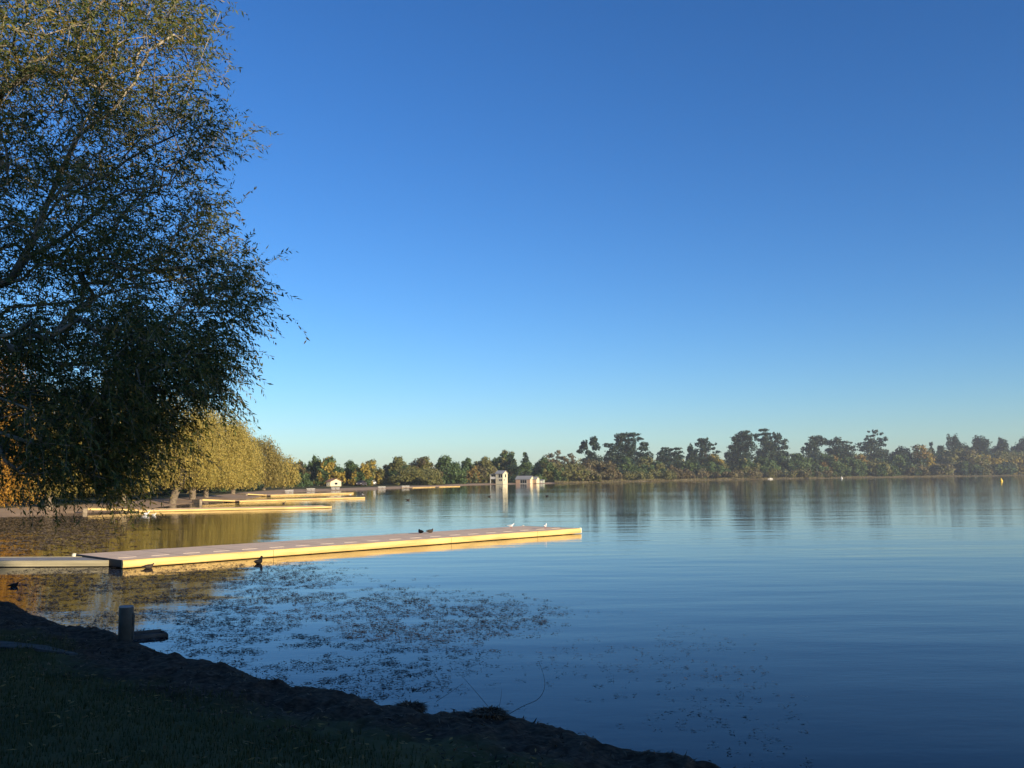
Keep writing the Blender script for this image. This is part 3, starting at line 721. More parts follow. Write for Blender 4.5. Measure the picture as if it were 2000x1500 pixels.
 ('far_tree','dark tree behind the half hidden yellow green willow',0,'round',(170,310,860,972),'green',dict(D=125,mix='dark')),
 ('far_tree','dark tree behind the hanging leaf tips at the left',0,'round',(40,190,850,975),'green',dict(D=115,mix='dark')),
 ('far_tree','dark green tree behind the orange gold autumn tree',0,'round',(-110,60,800,980),'green',dict(D=100,mix='olive')),
]
def widen(b, nm):
    k = .06 if nm in ('pine_tree', 'conifer_tree', 'poplar_tree') else .20
    w_ = b[1] - b[0]; return (b[0] - w_ * k, b[1] + w_ * k, b[2] - 1, b[3] + 2)
for i, (nm, lab, back, style, box, pal, kw) in enumerate(FT):
    kw = dict(kw); D = kw.pop('D', None) or shoreD((box[0] + box[1]) / 2) + back
    tr = far_tree(nm, lab, D, style, widen(box, nm), pal, seed=i + 1, **kw)
    tr['group'] = 'pines on the far shore' if nm == 'pine_tree' else 'shrubs along the far shore' if nm == 'shrub' else 'trees on the far shore'

# low wood that closes the far shore behind the single trees
us = np.arange(-60, 2080, 3.0); C_ = []; N_ = []; S_ = []
tops = np.interp(us, [-60, 540, 570, 640, 900, 1050, 1130, 1400, 1560, 1760, 2080], [930, 930, 922, 921, 916, 908, 900, 896, 890, 886, 880])
for u, vt in zip(us, tops):
    D = max(shoreD(max(u, 300)), 150) + 150
    vt = vt + 9 * (float(vnoise(np.array([u / 17.]), np.array([3.3]), 51)[0]) - .4) + 6 * (float(vnoise(np.array([u / 5.]), np.array([1.3]), 52)[0]) - .5)
    n = 46; mpp = D / FPX; top = at(u, vt, D); z0 = 0.5
    d = rdir(n); k = rng.random(n) ** .7
    C_.append(np.stack([top[0] + rng.uniform(-2.6, 2.6, n) * mpp * 1.3, D + rng.uniform(-8, 8, n), z0 + (top[2] - z0) * k + rng.normal(0, mpp, n)], -1))
    N_.append(d + np.array([0, -.5, .4])); S_.append(np.full(n, mpp * 2.6))
C_ = np.concatenate(C_); N_ = np.concatenate(N_); N_ /= np.linalg.norm(N_, axis=1, keepdims=True); S_ = np.concatenate(S_) * rng.uniform(.7, 1.5, len(C_))
V, Fq = quads(C_, np.cross(N_, rdir(len(C_))), N_, S_ * 1.3, S_)
wm = mesh_np('far_wood', V, Fq, LM['green']); wm.materials.append(LM['olive'])
wm.polygons.foreach_set('material_index', (vnoise(C_[:, 0] / 9, C_[:, 2] / 4, 55) > .52).astype(np.int32))
tag(ob('far_wood', wm), 'dull green undergrowth closing the gaps between the far shore trees', 'undergrowth', kind='stuff')

# reeds and dry grass along the far waterline
x0_, x1_ = gp(1045, 945)[0], 0
pts = np.array([gp(u, v)[:2] for u, v in left_px if u >= 1000]); seg = np.linalg.norm(np.diff(pts, axis=0), axis=1); cum = np.concatenate([[0], np.cumsum(seg)])
n = 26000; t_ = rng.uniform(0, cum[-1], n); bx_ = np.interp(t_, cum, pts[:, 0]); by_ = np.interp(t_, cum, pts[:, 1]) + rng.uniform(-.5, 7, n)
zz, ss = ground(bx_, by_); ok = (ss > .1) & (bx_ > gp(1090, 945)[0]); bx_, by_, zz = bx_[ok], by_[ok], zz[ok]; n = len(bx_)
hh_ = rng.uniform(.3, 1.0, n) * (.5 + vnoise(bx_ * .12, by_ * 0, 61)); C_ = np.stack([bx_, by_, zz + hh_ / 2], -1)
V, Fq = quads(C_, np.stack([rng.normal(0, .2, n), rng.normal(0, .2, n), np.ones(n)], -1), rdir(n) * np.array([1, 1, .2]) + np.array([.6, -.8, 0]), hh_, rng.uniform(.15, .4, n))
tag(ob('reed_belt', mesh_np('reed_belt', V, Fq, leafmat('reed', [(.085,.080,.034),(.145,.122,.052),(.22,.17,.08)], .2))), 'tan reeds and dry grass along the far right waterline', 'reeds', kind='stuff')

# ------------------------------------------------------------------ rowing pontoon in the foreground
DECK = simple('deck_grit', (0.84, 0.61, 0.41), .9, .16, 1.3, .2, bump=.15)
STRIP = simple('deck_pale_strip', (0.80, 0.66, 0.50), .85, .15, 4, .2)
FASCIA = simple('fascia_timber', (0.74, 0.51, 0.19), .55, .30, 2.0, .3, stretch=(.35, 3, 3))
FLOAT = simple('float_and_end_shade_black', (0.02, 0.02, 0.022), .6, .3, 3, .3)
GREYDECK = simple('gangway_deck', (0.30, 0.29, 0.28), .85, .25, 3, .2)
GREYSIDE = simple('gangway_side', (0.42, 0.37, 0.24), .6, .3, 1.5, .3, stretch=(.4, 3, 3))
CAP = simple('pale_cap', (0.72, 0.66, 0.52), .5, .2, 5, .4)
CONC = simple('concrete', (0.36, 0.34, 0.31), .9, .3, 4, .2, bump=.3)

ABUT = simple('sandy_concrete', (0.30, 0.24, 0.17), .9, .3, 4, .2)
DZ = .23
A_ = gp(240, 1095, DZ); B_ = gp(1135, 1032, DZ)
e1 = (B_ - A_)[:2]; PL = float(np.linalg.norm(e1)); prz = math.atan2(e1[1], e1[0])
PW = 3.6
pon = thing('pontoon', 'long floating rowing pontoon with yellow edges in the foreground', 'pontoon', (A_[0], A_[1], 0), prz)
NP = 20; pw = (PL - .12) / NP
pm = MB().box(.008, pw - .008, .11, PW - .02, .14, DZ).mesh('deck_panel', DECK, bevel=.004)
sm_ = MB().box(-.28, .28, -.045, .045, 0, .006).mesh('deck_strip', STRIP)
for i in range(NP):
    p = ob('deck_panel', pm, pon); p.location = (.06 + i * pw, 0, random.uniform(-.004, .004))
    q_ = ob('strip', sm_, p); q_.location = (pw / 2, 1.05, DZ + .0005)
def edge_beam(x0, x1, y_out, y_in):
    d = 1 if y_out > y_in else -1
    pr = [(y_in, .02), (y_out - d * .02, .02), (y_out, .045), (y_out + d * .012, .12), (y_out, .20), (y_out - d * .03, DZ + .005), (y_in, DZ + .008)]
    return MB().prism(pr, 'x', x0, x1)
cuts = [0, PL * .24, PL * .62, PL * .86, PL]
for k in range(4):
    edge_beam(cuts[k] + .006, cuts[k + 1] - .006, 0, .10).build('edge_beam', FASCIA, pon)
    MB().box(cuts[k] + .006, cuts[k + 1] - .006, PW - .015, PW + .05, .02, DZ - .01).build('edge_beam', FASCIA, pon)
MB().box(0.004, .055, .105, PW - .105, .03, DZ + .004).build('end_beam', FLOAT, pon)  # left end coloured near-black: shade of its unlit face put into the colour
MB().box(PL - .055, PL - .004, .105, PW - .105, .03, DZ + .006).build('end_beam', FASCIA, pon)
for k in range(6):
    MB().box(.25 + k * PL / 6, .25 + k * PL / 6 + PL / 6 - .5, .25, PW - .25, -.25, .135).build('float', FLOAT, pon, bevel=.04)
for (x, y) in ((PL + .0, .06), (PL + .0, PW - .06), (-.02, PW - .08)):
    MB().lathe([(.0, .02), (.06, .02), (.07, .06), (.07, .22), (.05, .26), (.0, .265)], 14).build('corner_cap', CAP, pon, True).location = (x, y, 0)

# gangway from the bank to the pontoon
G0 = gp(212, 1103, .06); G1 = gp(0, 1104, .06)
gd = (G1 - G0)[:2]; gd /= np.linalg.norm(gd); grz = math.atan2(gd[1], gd[0])
GL = 9.5
gw = thing('gangway', 'grey low gangway joining the foreground pontoon to the left bank', 'gangway', (G0[0], G0[1], 0), grz)
# local +x runs to the bank, -y is away from the viewer
for k in range(8):
    MB().box(k * GL / 8 + .005, (k + 1) * GL / 8 - .005, -1.35, -.09, .13, .175).build('deck_panel', GREYDECK, gw)
edge = lambda y0, y1: MB().prism([(y0, .02), (y1, .02), (y1, .06), (y1 + (.01 if y1 > y0 else -.01), .10), (y1, .185), (y0, .19)], 'x', 0, GL)
edge(-.085, 0).build('side_beam', GREYSIDE, gw); edge(-1.355, -1.44).build('side_beam', GREYSIDE, gw)
for k in range(3):
    MB().box(.8 + k * 3, 2.6 + k * 3, -1.3, -.14, -.25, .125).build('float', FLOAT, gw, bevel=.03)
MB().box(-.14, -.004, -1.2, -.25, .06, .14).build('hinge_plate', FLOAT, gw)

# ------------------------------------------------------------------ pontoons farther along the left shore
def pontoon_far(label, p0, p1, ramp, width, nm='pontoon', n=8):
    a = gp(*p0, .23); b_ = gp(*p1, .23); d = (b_ - a)[:2]; Ln = float(np.linalg.norm(d)); rz = math.atan2(d[1], d[0])
    t = thing(nm, label, 'pontoon', (a[0], a[1], 0), rz, 'rowing pontoons along the left shore'); t.scale = (1, 1, .74)
    me_ = MB().box(.01, Ln / n - .01, .1, width - .1, .14, .222).mesh('deck_panel', DECK)
    for k in range(n): ob('deck_panel', me_, t).location = (k * Ln / n, 0, 0)
    for y0, y1 in ((0, .1), (width, width - .1)):
        edge_beam(0, Ln, y0, y1).build('edge_beam', FASCIA, t)
    MB().box(Ln + .003, Ln + .08, 0, width, .03, .25).build('end_beam', FASCIA, t)
    MB().box(.2, Ln - .2, .3, width - .3, -.2, .13).build('float', FLOAT, t)
    if ramp:
        r0 = np.array(ramp, float); iv = Matrix.Rotation(-rz, 3, 'Z') @ Vector((r0[0] - a[0], r0[1] - a[1], 0))
        x0, y0 = iv.x, iv.y; z0 = r0[2]
        rw = 1.5; yc = width * .5
        mb = MB(); mb.add([(x0, y0 - rw/2, z0), (x0, y0 + rw/2, z0), (0, yc + rw/2, .27), (0, yc - rw/2, .27), (x0, y0 - rw/2, z0 - .22), (x0, y0 + rw/2, z0 - .22), (0, yc + rw/2, .10), (0, yc - rw/2, .10)],
               [(0,1,2,3),(4,5,6,7),(0,3,7,4),(1,2,6,5),(0,1,5,4),(2,3,7,6)])
        mb.build('ramp', FASCIA, t)
        MB().box(x0 - .35, x0 - .02, y0 - rw * .5, y0 + rw * .5, z0 - .6, z0 - .04).build('abutment', ABUT, t, bevel=.03)
    return t
def rp_(u, v, z): p = gp(u, v, z); return (p[0], p[1], z)
pontoon_far('yellow edged pontoon with sloping ramp, nearest of the left shore pontoons', (272, 995), (646, 987.5), rp_(172, 988, .55), 3.2)
pontoon_far('yellow edged pontoon second along the left shore, white gull near its end', (468, 977), (712, 970), rp_(388, 972, .6), 3.2)
pontoon_far('yellow edged pontoon third along the left shore, shorter in view', (529, 966), (690, 961.5), rp_(477, 962, .6), 3.2)
pontoon_far('pale pontoon beside the sandy point, left of the boathouses', (806, 951.6), (850, 950.2), None, 3.0, n=5)
pontoon_far('thin pale pontoon reaching out past the tip of the sandy point', (858, 950), (898, 949), None, 3.0, n=5)

# concrete blocks in pairs on the sandy shore
WHITE = simple('white_paint', (0.74, 0.70, 0.62), .6, .12, 2, .3)
blocks = [(561, 957.2, 'left block of the first pair'), (569, 957, 'right block of the first pair'), (603, 956.4, 'left block of the second pair'), (611, 956, 'right block of the second pair'),
          (651, 955.2, 'left block of the third pair'), (659.5, 955, 'right block of the third pair'), (742, 952.6, 'left block of the fourth pair'), (749.5, 952.4, 'right block of the fourth pair'),
          (788.5, 951.4, 'left block of the fifth pair'), (796, 951.2, 'right block of the fifth pair')]
for u, v, lab in blocks:
    p = at(u, v, shoreD(u) + 3.5); z = gz(p[0], p[1]); w_ = 6.0 * p[1] / FPX
    t = thing('landing_block', 'pale landing block on the sand, %s from the willows' % lab, 'block', (p[0], p[1], z - .05), 0.0, 'pale landing blocks on the sandy shore')
    MB().box(-w_/2, w_/2, -.5, .5, 0, .42).build('block', CONC, t, bevel=.03)
    MB().box(-w_/2 - .04, w_/2 + .04, -.54, .54, .423, .50).build('cap', WHITE, t)

# ------------------------------------------------------------------ boathouses
CREAM = simple('cream_boards', (0.66, 0.58, 0.38), .6, .1, 1.5, .3)
PINK = simple('pink_front', (0.55, 0.36, 0.24), .7, .15, 2, .2)  # shed fronts, toned pinker and darker than the cream gables
ROOF = simple('roof_iron', (0.30, 0.30, 0.29), .5, .15, 2, .4)
DARKW = simple('dark_opening', (0.015, 0.017, 0.02), .25, .2, 2, .5)
TRIM = simple('white_trim', (0.72, 0.69, 0.60), .5, .08, 2, .3)
PHI = R(28)
def gable(mb, x0, x1, y0, y1, ze, zr):  # ridge along x
    ym = (y0 + y1) / 2
    return mb.add([(x0,y0,0),(x1,y0,0),(x1,y1,0),(x0,y1,0),(x0,y0,ze),(x1,y0,ze),(x1,y1,ze),(x0,y1,ze),(x0,ym,zr),(x1,ym,zr)],
                  [(0,3,2,1),(0,1,5,4),(2,3,7,6),(1,2,6,9,5),(3,0,4,8,7),(4,5,9,8),(6,7,8,9)])
def roof(mb, x0, x1, y0, y1, ze, zr, o=.25, th=.1):
    ym = (y0 + y1) / 2; k = (zr - ze) / (ym - y0)
    for s in (-1, 1):
        ya = ym + s * (ym - y0 + o); za = ze - o * k
        mb.add([(x0-o,ya,za+.03),(x1+o,ya,za+.03),(x1+o,ym,zr+.03),(x0-o,ym,zr+.03),(x0-o,ya,za+th),(x1+o,ya,za+th),(x1+o,ym,zr+th),(x0-o,ym,zr+th)],
               [(0,1,2,3),(4,5,6,7),(0,1,5,4),(1,2,6,5),(2,3,7,6),(3,0,4,7)])
    return mb
def window(parent, x0, x1, y, z0, z1, face='y', nm='window', nv=1):
    if face == 'y':
        w_ = MB().box(x0, x1, y - .04, y - .005, z0, z1).build(nm, DARKW, parent)
        fr = MB(); b_ = .07
        fr.box(x0 - b_, x1 + b_, y - .08, y - .004, z1, z1 + b_).box(x0 - b_, x1 + b_, y - .09, y - .004, z0 - b_, z0).box(x0 - b_, x0, y - .08, y - .004, z0, z1).box(x1, x1 + b_, y - .08, y - .004, z0, z1)
        for k in range(1, nv): xx = x0 + (x1 - x0) * k / nv; fr.box(xx - .03, xx + .03, y - .07, y - .042, z0, z1)
        fr.build('frame', TRIM, w_)
    else:
        x = y
        w_ = MB().box(x + .005, x + .04, x0, x1, z0, z1).build(nm, DARKW, parent)
        fr = MB(); b_ = .07
        fr.box(x + .004, x + .08, x0 - b_, x1 + b_, z1, z1 + b_).box(x + .004, x + .09, x0 - b_, x1 + b_, z0 - b_, z0).box(x + .004, x + .08, x0 - b_, x0, z0, z1).box(x + .004, x + .08, x1, x1 + b_, z0, z1)
        fr.build('frame', TRIM, w_)
    return w_
# two storey house; front (local -y) looks left-forward, gable (local +x) looks right-forward
def put_building(u, v, name, label, phi, zb=.12):
    p = at(u, v, shoreD(u) + v)
    return thing(name, label, 'boathouse', (p[0], p[1], zb), -phi), p[1] / FPX
hb, mpx = put_building(975.5, 1.0, 'boathouse', 'tall cream two storey boathouse with balcony at the water', PHI)
wf = 14.4 * mpx / math.cos(PHI); wg = 8.8 * mpx / math.sin(PHI); ww = 11.5 * mpx / math.cos(PHI); ht = 25.5 * mpx
ze = ht * .80; x1 = 0.0; x0 = -wf; xw = -wf - ww
# local origin: right front corner of the main block
gable(MB(), x0, x1, 0, wg, ze, ht).build('wall', CREAM, hb)
roof(MB(), x0, x1, 0, wg, ze, ht, .3, .14).build('roof', ROOF, hb)
window(hb, x0 + wf * .40, x1 - wf * .06, 0, ze * .60, ze * .93, nv=2)
window(hb, x0 + wf * .48, x1 - wf * .10, 0, ze * .28, ze * .46, nv=2)
window(hb, wg * .38, wg * .66, x1, ze * .62, ze * .92, 'x')
window(hb, wg * .15, wg * .34, x1, ze * .32, ze * .44, 'x')
MB().box(x0 - .02, x1 + .03, -.05, -.003, ze * .5, ze * .53).build('band_board', TRIM, hb)
MB().box(xw, x0 - .005, .1, wg - .1, ze * .47, ze * .53).build('balcony_floor', TRIM, hb)
MB().box(xw, x0 - .005, .1, .16, ze * .53, ze * .70).build('balcony_railing', WHITE, hb)
MB().box(xw, xw + .06, .17, wg - .1, ze * .53, ze * .70).build('balcony_railing', WHITE, hb)
MB().box(xw + .12, x0 - .006, .75, wg - .15, ze * .532, ze * .90).build('wing_wall', CREAM, hb)
window(hb, xw + .4, x0 - .35, .75, ze * .70, ze * .86, nv=2)
MB().box(xw + .5, x0 - .006, wg * .55, wg - .2, -.4, ze * .468).build('lower_wall', DARKW, hb)
mb = MB(); mb.add([(xw-.2,-.15,ze*.90),(x0-.01,-.15,ze*.98),(x0-.01,wg+.1,ze*.98),(xw-.2,wg+.1,ze*.90),(xw-.2,-.15,ze*.93),(x0-.01,-.15,ze*1.01),(x0-.01,wg+.1,ze*1.01),(xw-.2,wg+.1,ze*.93)],
    [(0,1,2,3),(4,5,6,7),(0,1,5,4),(1,2,6,5),(2,3,7,6),(3,0,4,7)]); mb.build('balcony_roof', ROOF, hb)
for x, y in ((xw + .1, .25), (xw + .1, wg - .25), ((xw + x0) / 2, wg - .25)):
    MB().box(x - .08, x + .08, y - .08, y + .08, -.4, ze * .469).build('post', TRIM, hb)
    MB().box(x - .06, x + .06, y - .06, y + .06, ze * .705, ze * .90).build('post', TRIM, hb)
MB().box(x0 - .1, x1 + .1, -.1, wg, -.6, -.002).build('footing', CONC, hb)
# long low shed
hs_, mpx = put_building(1025.8, 1.5, 'boat_shed', 'long low boat shed with grey roof and dark doorway right of the tall boathouse', PHI, .15)
wf = 28 * mpx / math.cos(PHI); wg = 7.4 * mpx / math.sin(PHI); ht = 14.5 * mpx; ze = ht * .60
gable(MB(), -wf, 0, 0, wg, ze, ht).build('wall', CREAM, hs_)
roof(MB(), -wf, 0, 0, wg, ze, ht, .25, .12).build('roof', ROOF, hs_)
MB().box(-wf + .02, -wf * .70, -.06, -.004, .02, ze - .06).build('front_panel', PINK, hs_)
window(hs_, -wf * .68, -wf * .24, 0, .12, ze * .82, nm='doorway', nv=3)
MB().box(-wf * .22, -.1, -.05, -.004, .02, ze - .06).build('front_panel', PINK, hs_)
MB().box(-wf - .3, .2, -.3, wg + .2, -.7, -.003).build('footing', CONC, hs_)
an, _ = put_building(1037.4, 2.0, 'boat_shed', 'small gabled annex at the right end of the low boat shed', PHI, .15)
gable(MB(), -1.9, 0, 0, wg * .8, ze * .94, ht * .88).build('wall', CREAM, an); roof(MB(), -1.9, 0, 0, wg * .8, ze * .94, ht * .88, .2, .12).build('roof', ROOF, an)
MB().box(-1.85, -.05, -.05, -.004, .02, ze * .85).build('front_panel', PINK, an)
# small hut
p = gp(1058.5, 940, .9); hut = thing('hut', 'small pale green hut on the shore right of the boat sheds', 'hut', (p[0], p[1], gz(p[0], p[1]) - .1), -.3)
HUTM = simple('hut_paint', (0.40, 0.45, 0.36), .6, .1, 2, .3)
k_ = p[1] / FPX; gable(MB(), -4.2 * k_, 4.2 * k_, -1, 1, 5 * k_, 6.4 * k_).build('wall', HUTM, hut); roof(MB(), -4.2 * k_, 4.2 * k_, -1, 1, 5 * k_, 6.4 * k_, .15, .08).build('roof', ROOF, hut)
MB().box(-.4, .4, -1.05, -1.004, .05, 4 * k_).build('door', TRIM, hut)
# cream house behind the trees
p = at(653, 940, shoreD(653) + 47); hz = gz(p[0], p[1]); k_ = p[1] / FPX
hs2 = thing('house', 'cream gabled house half hidden under the bright yellow green tree', 'house', (p[0], p[1], hz - .1), -.5)
gable(MB(), -6 * k_, 4 * k_, -2.2, 2.2, 10 * k_, 15 * k_).build('wall', CREAM, hs2); roof(MB(), -6 * k_, 4 * k_, -2.2, 2.2, 10 * k_, 15 * k_, .25, .12).build('roof', simple('roof_tile', (.30, .16, .11), .8, .2, 3), hs2)
window(hs2, -4.5 * k_, -2.5 * k_, -2.2, 3.5 * k_, 7 * k_); window(hs2, 0, 2 * k_, -2.2, 3.5 * k_, 7 * k_); window(hs2, -.6, .6, 4 * k_, 4 * k_, 8 * k_, 'x')
p = at(208, 955, 118); hz = gz(p[0], p[1]); k_ = p[1] / FPX
hs3 = thing('house', 'pinkish brick house glimpsed below the dark overhanging leaves', 'house', (p[0], p[1], hz - .1), -.3)
BRICK = simple('pink_brick', (0.42, 0.22, 0.14), .85, .2, 6, .1)
gable(MB(), -2.5, 2.5, -2, 2, 2.4, 3.6).build('wall', BRICK, hs3); roof(MB(), -2.5, 2.5, -2, 2, 2.4, 3.6, .25, .12).build('roof', ROOF, hs3)
window(hs3, -1.6, -.6, -2, 1.0, 1.9); window(hs3, .5, 1.5, -2, 1.0, 1.9)

for u, D, hh_, lab in ((567, 240, 1.5, 'white marker post under the red brown topped tree'), (623, 262, 1.6, 'white marker post left of the cream house'), (893, 330, 1.2, 'white marker post under the dark green tree left of the boathouses')):
    p = at(u, 945, D); z = gz(p[0], p[1]); t = thing('marker_post', lab, 'post', (p[0], p[1], z - .05), .3, 'white marker posts on the far lawn')
    MB().box(-.28, .28, -.2, .2, 0, hh_).build('shaft', TRIM, t, bevel=.04); MB().prism([(-.34, hh_ + .003), (.34, hh_ + .003), (0, hh_ + .3)], 'y', -.24, .24).build('cap', TRIM, t)
# ------------------------------------------------------------------ cars
GLASS = simple('car_glass', (0.02, 0.025, 0.03), .1, .1, 1, .6)
TYRE = simple('tyre', (0.015, 0.015, 0.016), .9, .2, 5, .1)
RIM = simple('rim', (0.45, 0.45, 0.46), .3, .1, 5, .5, .6)
def car(label, u, D, rz, colr):
    p = at(u, 945, D); z = gz(p[0], p[1])
    t = thing('parked_car', label, 'car', (p[0], p[1], z), rz)
    pm_ = simple('car_paint', colr, .3, .05, 2, .5)
    prof = [(-2.15,.35),(-2.2,.62),(-2.1,.86),(-1.35,.95),(-.75,1.42),(.75,1.46),(1.55,1.0),(2.1,.92),(2.2,.6),(2.12,.33)]
    MB().prism(prof, 'y', -.85, .85).build('body', pm_, t, bevel=.05)
    for s in (-1, 1):
        MB().prism([(-1.15,.97),(-.68,1.36),(-.03,1.39),(-.03,.97)], 'y', s * .853, s * .862).build('side_window', GLASS, t)
        MB().prism([(.05,.97),(.05,1.39),(.7,1.40),(1.3,1.0)], 'y', s * .853, s * .862).build('side_window', GLASS, t)
        for x in (-1.35, 1.4):
            w_ = MB().add(*cyl(.33, .22)).build('wheel', TYRE, t, True); w_.location = (x, s * .80, .33)
            r_ = MB().add(*cyl(.19, .24)).build('rim', RIM, w_, True)
    MB().add([(-1.42,-.72,.97),(-1.42,.72,.97),(-.84,.62,1.39),(-.84,-.62,1.39)], [(0,1,2,3)]).build('windscreen', GLASS, t).location = (-.03, 0, .03)
    for s in (-1, 1): MB().box(-2.22, -2.16, s * .6 - .15, s * .6 + .15, .62, .76).build('headlight', TRIM, t)
def cyl(r, w_, n=14):
    v = []; 
    for y in (-w_ / 2, w_ / 2): v += [(r * math.cos(2*math.pi*k/n), y, r * math.sin(2*math.pi*k/n)) for k in range(n)]
    return v, [tuple(range(n)), tuple(range(n, 2*n))[::-1]] + [(k, (k+1) % n, n + (k+1) % n, n + k) for k in range(n)]
car('white parked car in front of the far trees on the left shore', 725, 275, 1.4, (.78, .78, .76))
car('pale yellow parked car under the gold willows', 434, 185, 1.5, (.62, .47, .28))
car('dark parked car just left of the white parked car', 706, 255, 1.4, (.06, .05, .06))

# ------------------------------------------------------------------ buoys, boat
def buoy(u, v, r, colr, label):
    p = gp(u, v, 0); t = thing('buoy', label, 'buoy', (p[0], p[1], 0), 0, 'buoys on the lake')
    m_ = simple('buoy_paint', colr, .4, .08, 3, .4)
    MB().lathe([(.05*r,-.5*r),(.6*r,-.45*r),(.95*r,0),(1.0*r,.35*r),(.8*r,.85*r),(.45*r,1.35*r),(.3*r,1.9*r),(.1*r,2.0*r)], 16).build('body', m_, t, True)
    MB().lathe([(.06*r,1.98*r),(.16*r,2.02*r),(.16*r,2.2*r),(.04*r,2.3*r)], 10).build('top_ring', m_, t, True)
buoy(1644, 934.5, .62, (.80, .80, .76), 'white buoy floating on the lake, left of the yellow one')
buoy(1955.5, 940.3, .5, (.75, .50, .07), 'yellow buoy floating near the right edge of the view')
p = gp(1503, 936, 0.0); bt = thing('small_boat', 'tiny white boat lying at the far shore below the tallest pines', 'boat', (p[0], p[1] - 1.5, 0), .15)
def hull(mb, Lh, Wh, Hh):
    P = []; n = 9
    for i in range(n):
        x = -Lh/2 + Lh * i / (n - 1); k = math.sin(math.pi * (i / (n - 1)) ** 1.4) ** .6 if 0 < i < n - 1 else (.55 if i == n-1 else .02)
        k = [.02,.45,.72,.9,1,1,.98,.92,.82][i]
        P += [(x, -Wh/2*k, Hh), (x, -Wh/2*k*.75, .05), (x, 0, -.1), (x, Wh/2*k*.75, .05), (x, Wh/2*k, Hh)]
    fs = []
    for i in range(n - 1):
        for j in range(4): fs.append((i*5+j, i*5+j+1, (i+1)*5+j+1, (i+1)*5+j))
    fs += [tuple(range(5)), tuple(range((n-1)*5, n*5))[::-1]]
    for i in range(n - 1): fs.append((i*5+4, i*5, (i+1)*5, (i+1)*5+4))
    return mb.add(P, fs)
hull(MB(), 3.2, 1.3, .5).build('hull', WHITE, bt); MB().box(-.3, .6, -.4, .4, .505, .85).build('cabin', WHITE, bt, bevel=.06); MB().box(-.36, -.305, -.3, .3, .58, .8).build('windscreen', GLASS, bt)

# ------------------------------------------------------------------ birds
BLACKB = simple('dark_plumage', (0.016, 0.014, 0.013), .7, .4, 30, .2)
BROWNB = simple('brown_plumage', (0.06, 0.045, 0.035), .7, .4, 30, .2)
WHITEB = simple('white_plumage', (0.80, 0.79, 0.76), .7, .06, 20, .2)
GREYB = simple('grey_plumage', (0.36, 0.38, 0.40), .7, .12, 30, .2)
REDB = simple('red_bill', (0.45, 0.05, 0.03), .5, .1, 20, .3)
PALEBILL = simple('pale_bill', (0.7, 0.66, 0.6), .5, .1, 20, .3)
def bird(name, label, loc, heading, L_, body, wingm, bill, neck='short', legs=False, group=None, cat='bird'):
    """one continuous body (rings from tail to bill base along the spine), folded wings, bill, legs"""
    t = thing(name, label, cat, loc, heading, group)
    k = L_
    if neck == 'rest':
        S = [(-.52,.20,.02,.015),(-.38,.20,.09,.05),(-.2,.19,.17,.13),(0,.18,.20,.17),(.18,.19,.18,.16),(.28,.26,.12,.12),(.31,.34,.085,.085),(.34,.37,.06,.06),(.38,.36,.02,.02)]
    elif neck == 'long':
        S = [(-.55,.22,.02,.015),(-.4,.20,.10,.06),(-.2,.17,.18,.14),(0,.16,.21,.17),(.2,.17,.18,.15),(.30,.25,.10,.10),(.33,.38,.065,.065),(.35,.52,.06,.06),(.38,.60,.075,.07),(.44,.61,.06,.055),(.48,.60,.02,.02)]
    else:
        S = [(-.58,.24,.02,.012),(-.42,.22,.08,.04),(-.22,.19,.15,.11),(0,.17,.18,.15),(.18,.20,.16,.14),(.28,.29,.10,.10),(.32,.38,.085,.085),(.36,.43,.085,.08),(.42,.43,.055,.05),(.45,.42,.02,.02)]
    lift = .20 if legs else (.02 if loc[2] > .1 else -.06)
    n = 10; P = []; fs = []
    for (x, z, ry, rz_) in S:
        for j in range(n):
            a = 2 * math.pi * j / n; P.append((x * k, math.cos(a) * ry * k, (z + lift + math.sin(a) * rz_) * k))
    for i in range(len(S) - 1):
        for j in range(n): fs.append((i*n+j, i*n+(j+1)%n, (i+1)*n+(j+1)%n, (i+1)*n+j))
    fs += [tuple(range(n))[::-1], tuple(range((len(S)-1)*n, len(S)*n))]
    MB().add(P, fs).build('body', body, t, True)
    for s in (-1, 1):
        W = [(-.46,.045,.245),(-.28,.125,.275),(.03,.175,.275),(.15,.17,.22),(.0,.205,.15),(-.28,.15,.18)]
        mb = MB(); o_ = [(x*k, s*y*k, (z+lift)*k) for x, y, z in W] + [(x*k, s*(y-.03)*k, (z+lift)*k) for x, y, z in W]
        mb.add(o_, [(0,1,2,3,4,5), (11,10,9,8,7,6)] + [(i, (i+1)%6, 6+(i+1)%6, 6+i) for i in range(6)]); mb.build('wing', wingm, t)
    hx, hz_ = S[-1][0], S[-1][1]
    MB().tube([((hx-.02)*k,0,(hz_+lift)*k), ((hx+.10)*k,0,(hz_-.02+lift)*k)], [.026*k, .006*k], 6).build('bill', bill, t, True)
    if legs:
        for s in (-1, 1):
            MB().tube([(.02*k, s*.07*k, .12*k+.1*k), (.0, s*.07*k, .015*k), (.07*k, s*.07*k, .008*k)], [.018*k, .014*k, .018*k], 5).build('leg', bill, t)
    return t
def deckpt(u, v): p = gp(u, v, DZ + .006); return (p[0], p[1], DZ + .006)
def wp(u, v): p = gp(u, v, 0); return (p[0], p[1], 0)
bird('duck', 'black waterbird swimming close to the lit edge of the foreground pontoon', wp(505, 1101), 1.35, .5, BLACKB, BLACKB, PALEBILL, 'short')
bird('duck', 'small dark waterbird against the near corner of the foreground pontoon', wp(290, 1110), .6, .40, BROWNB, BLACKB, PALEBILL, 'rest')
bird('duck', 'left one of two dark ducks resting on the pontoon deck', deckpt(822, 1042.5), 2.2, .43, BLACKB, BLACKB, PALEBILL, 'rest')
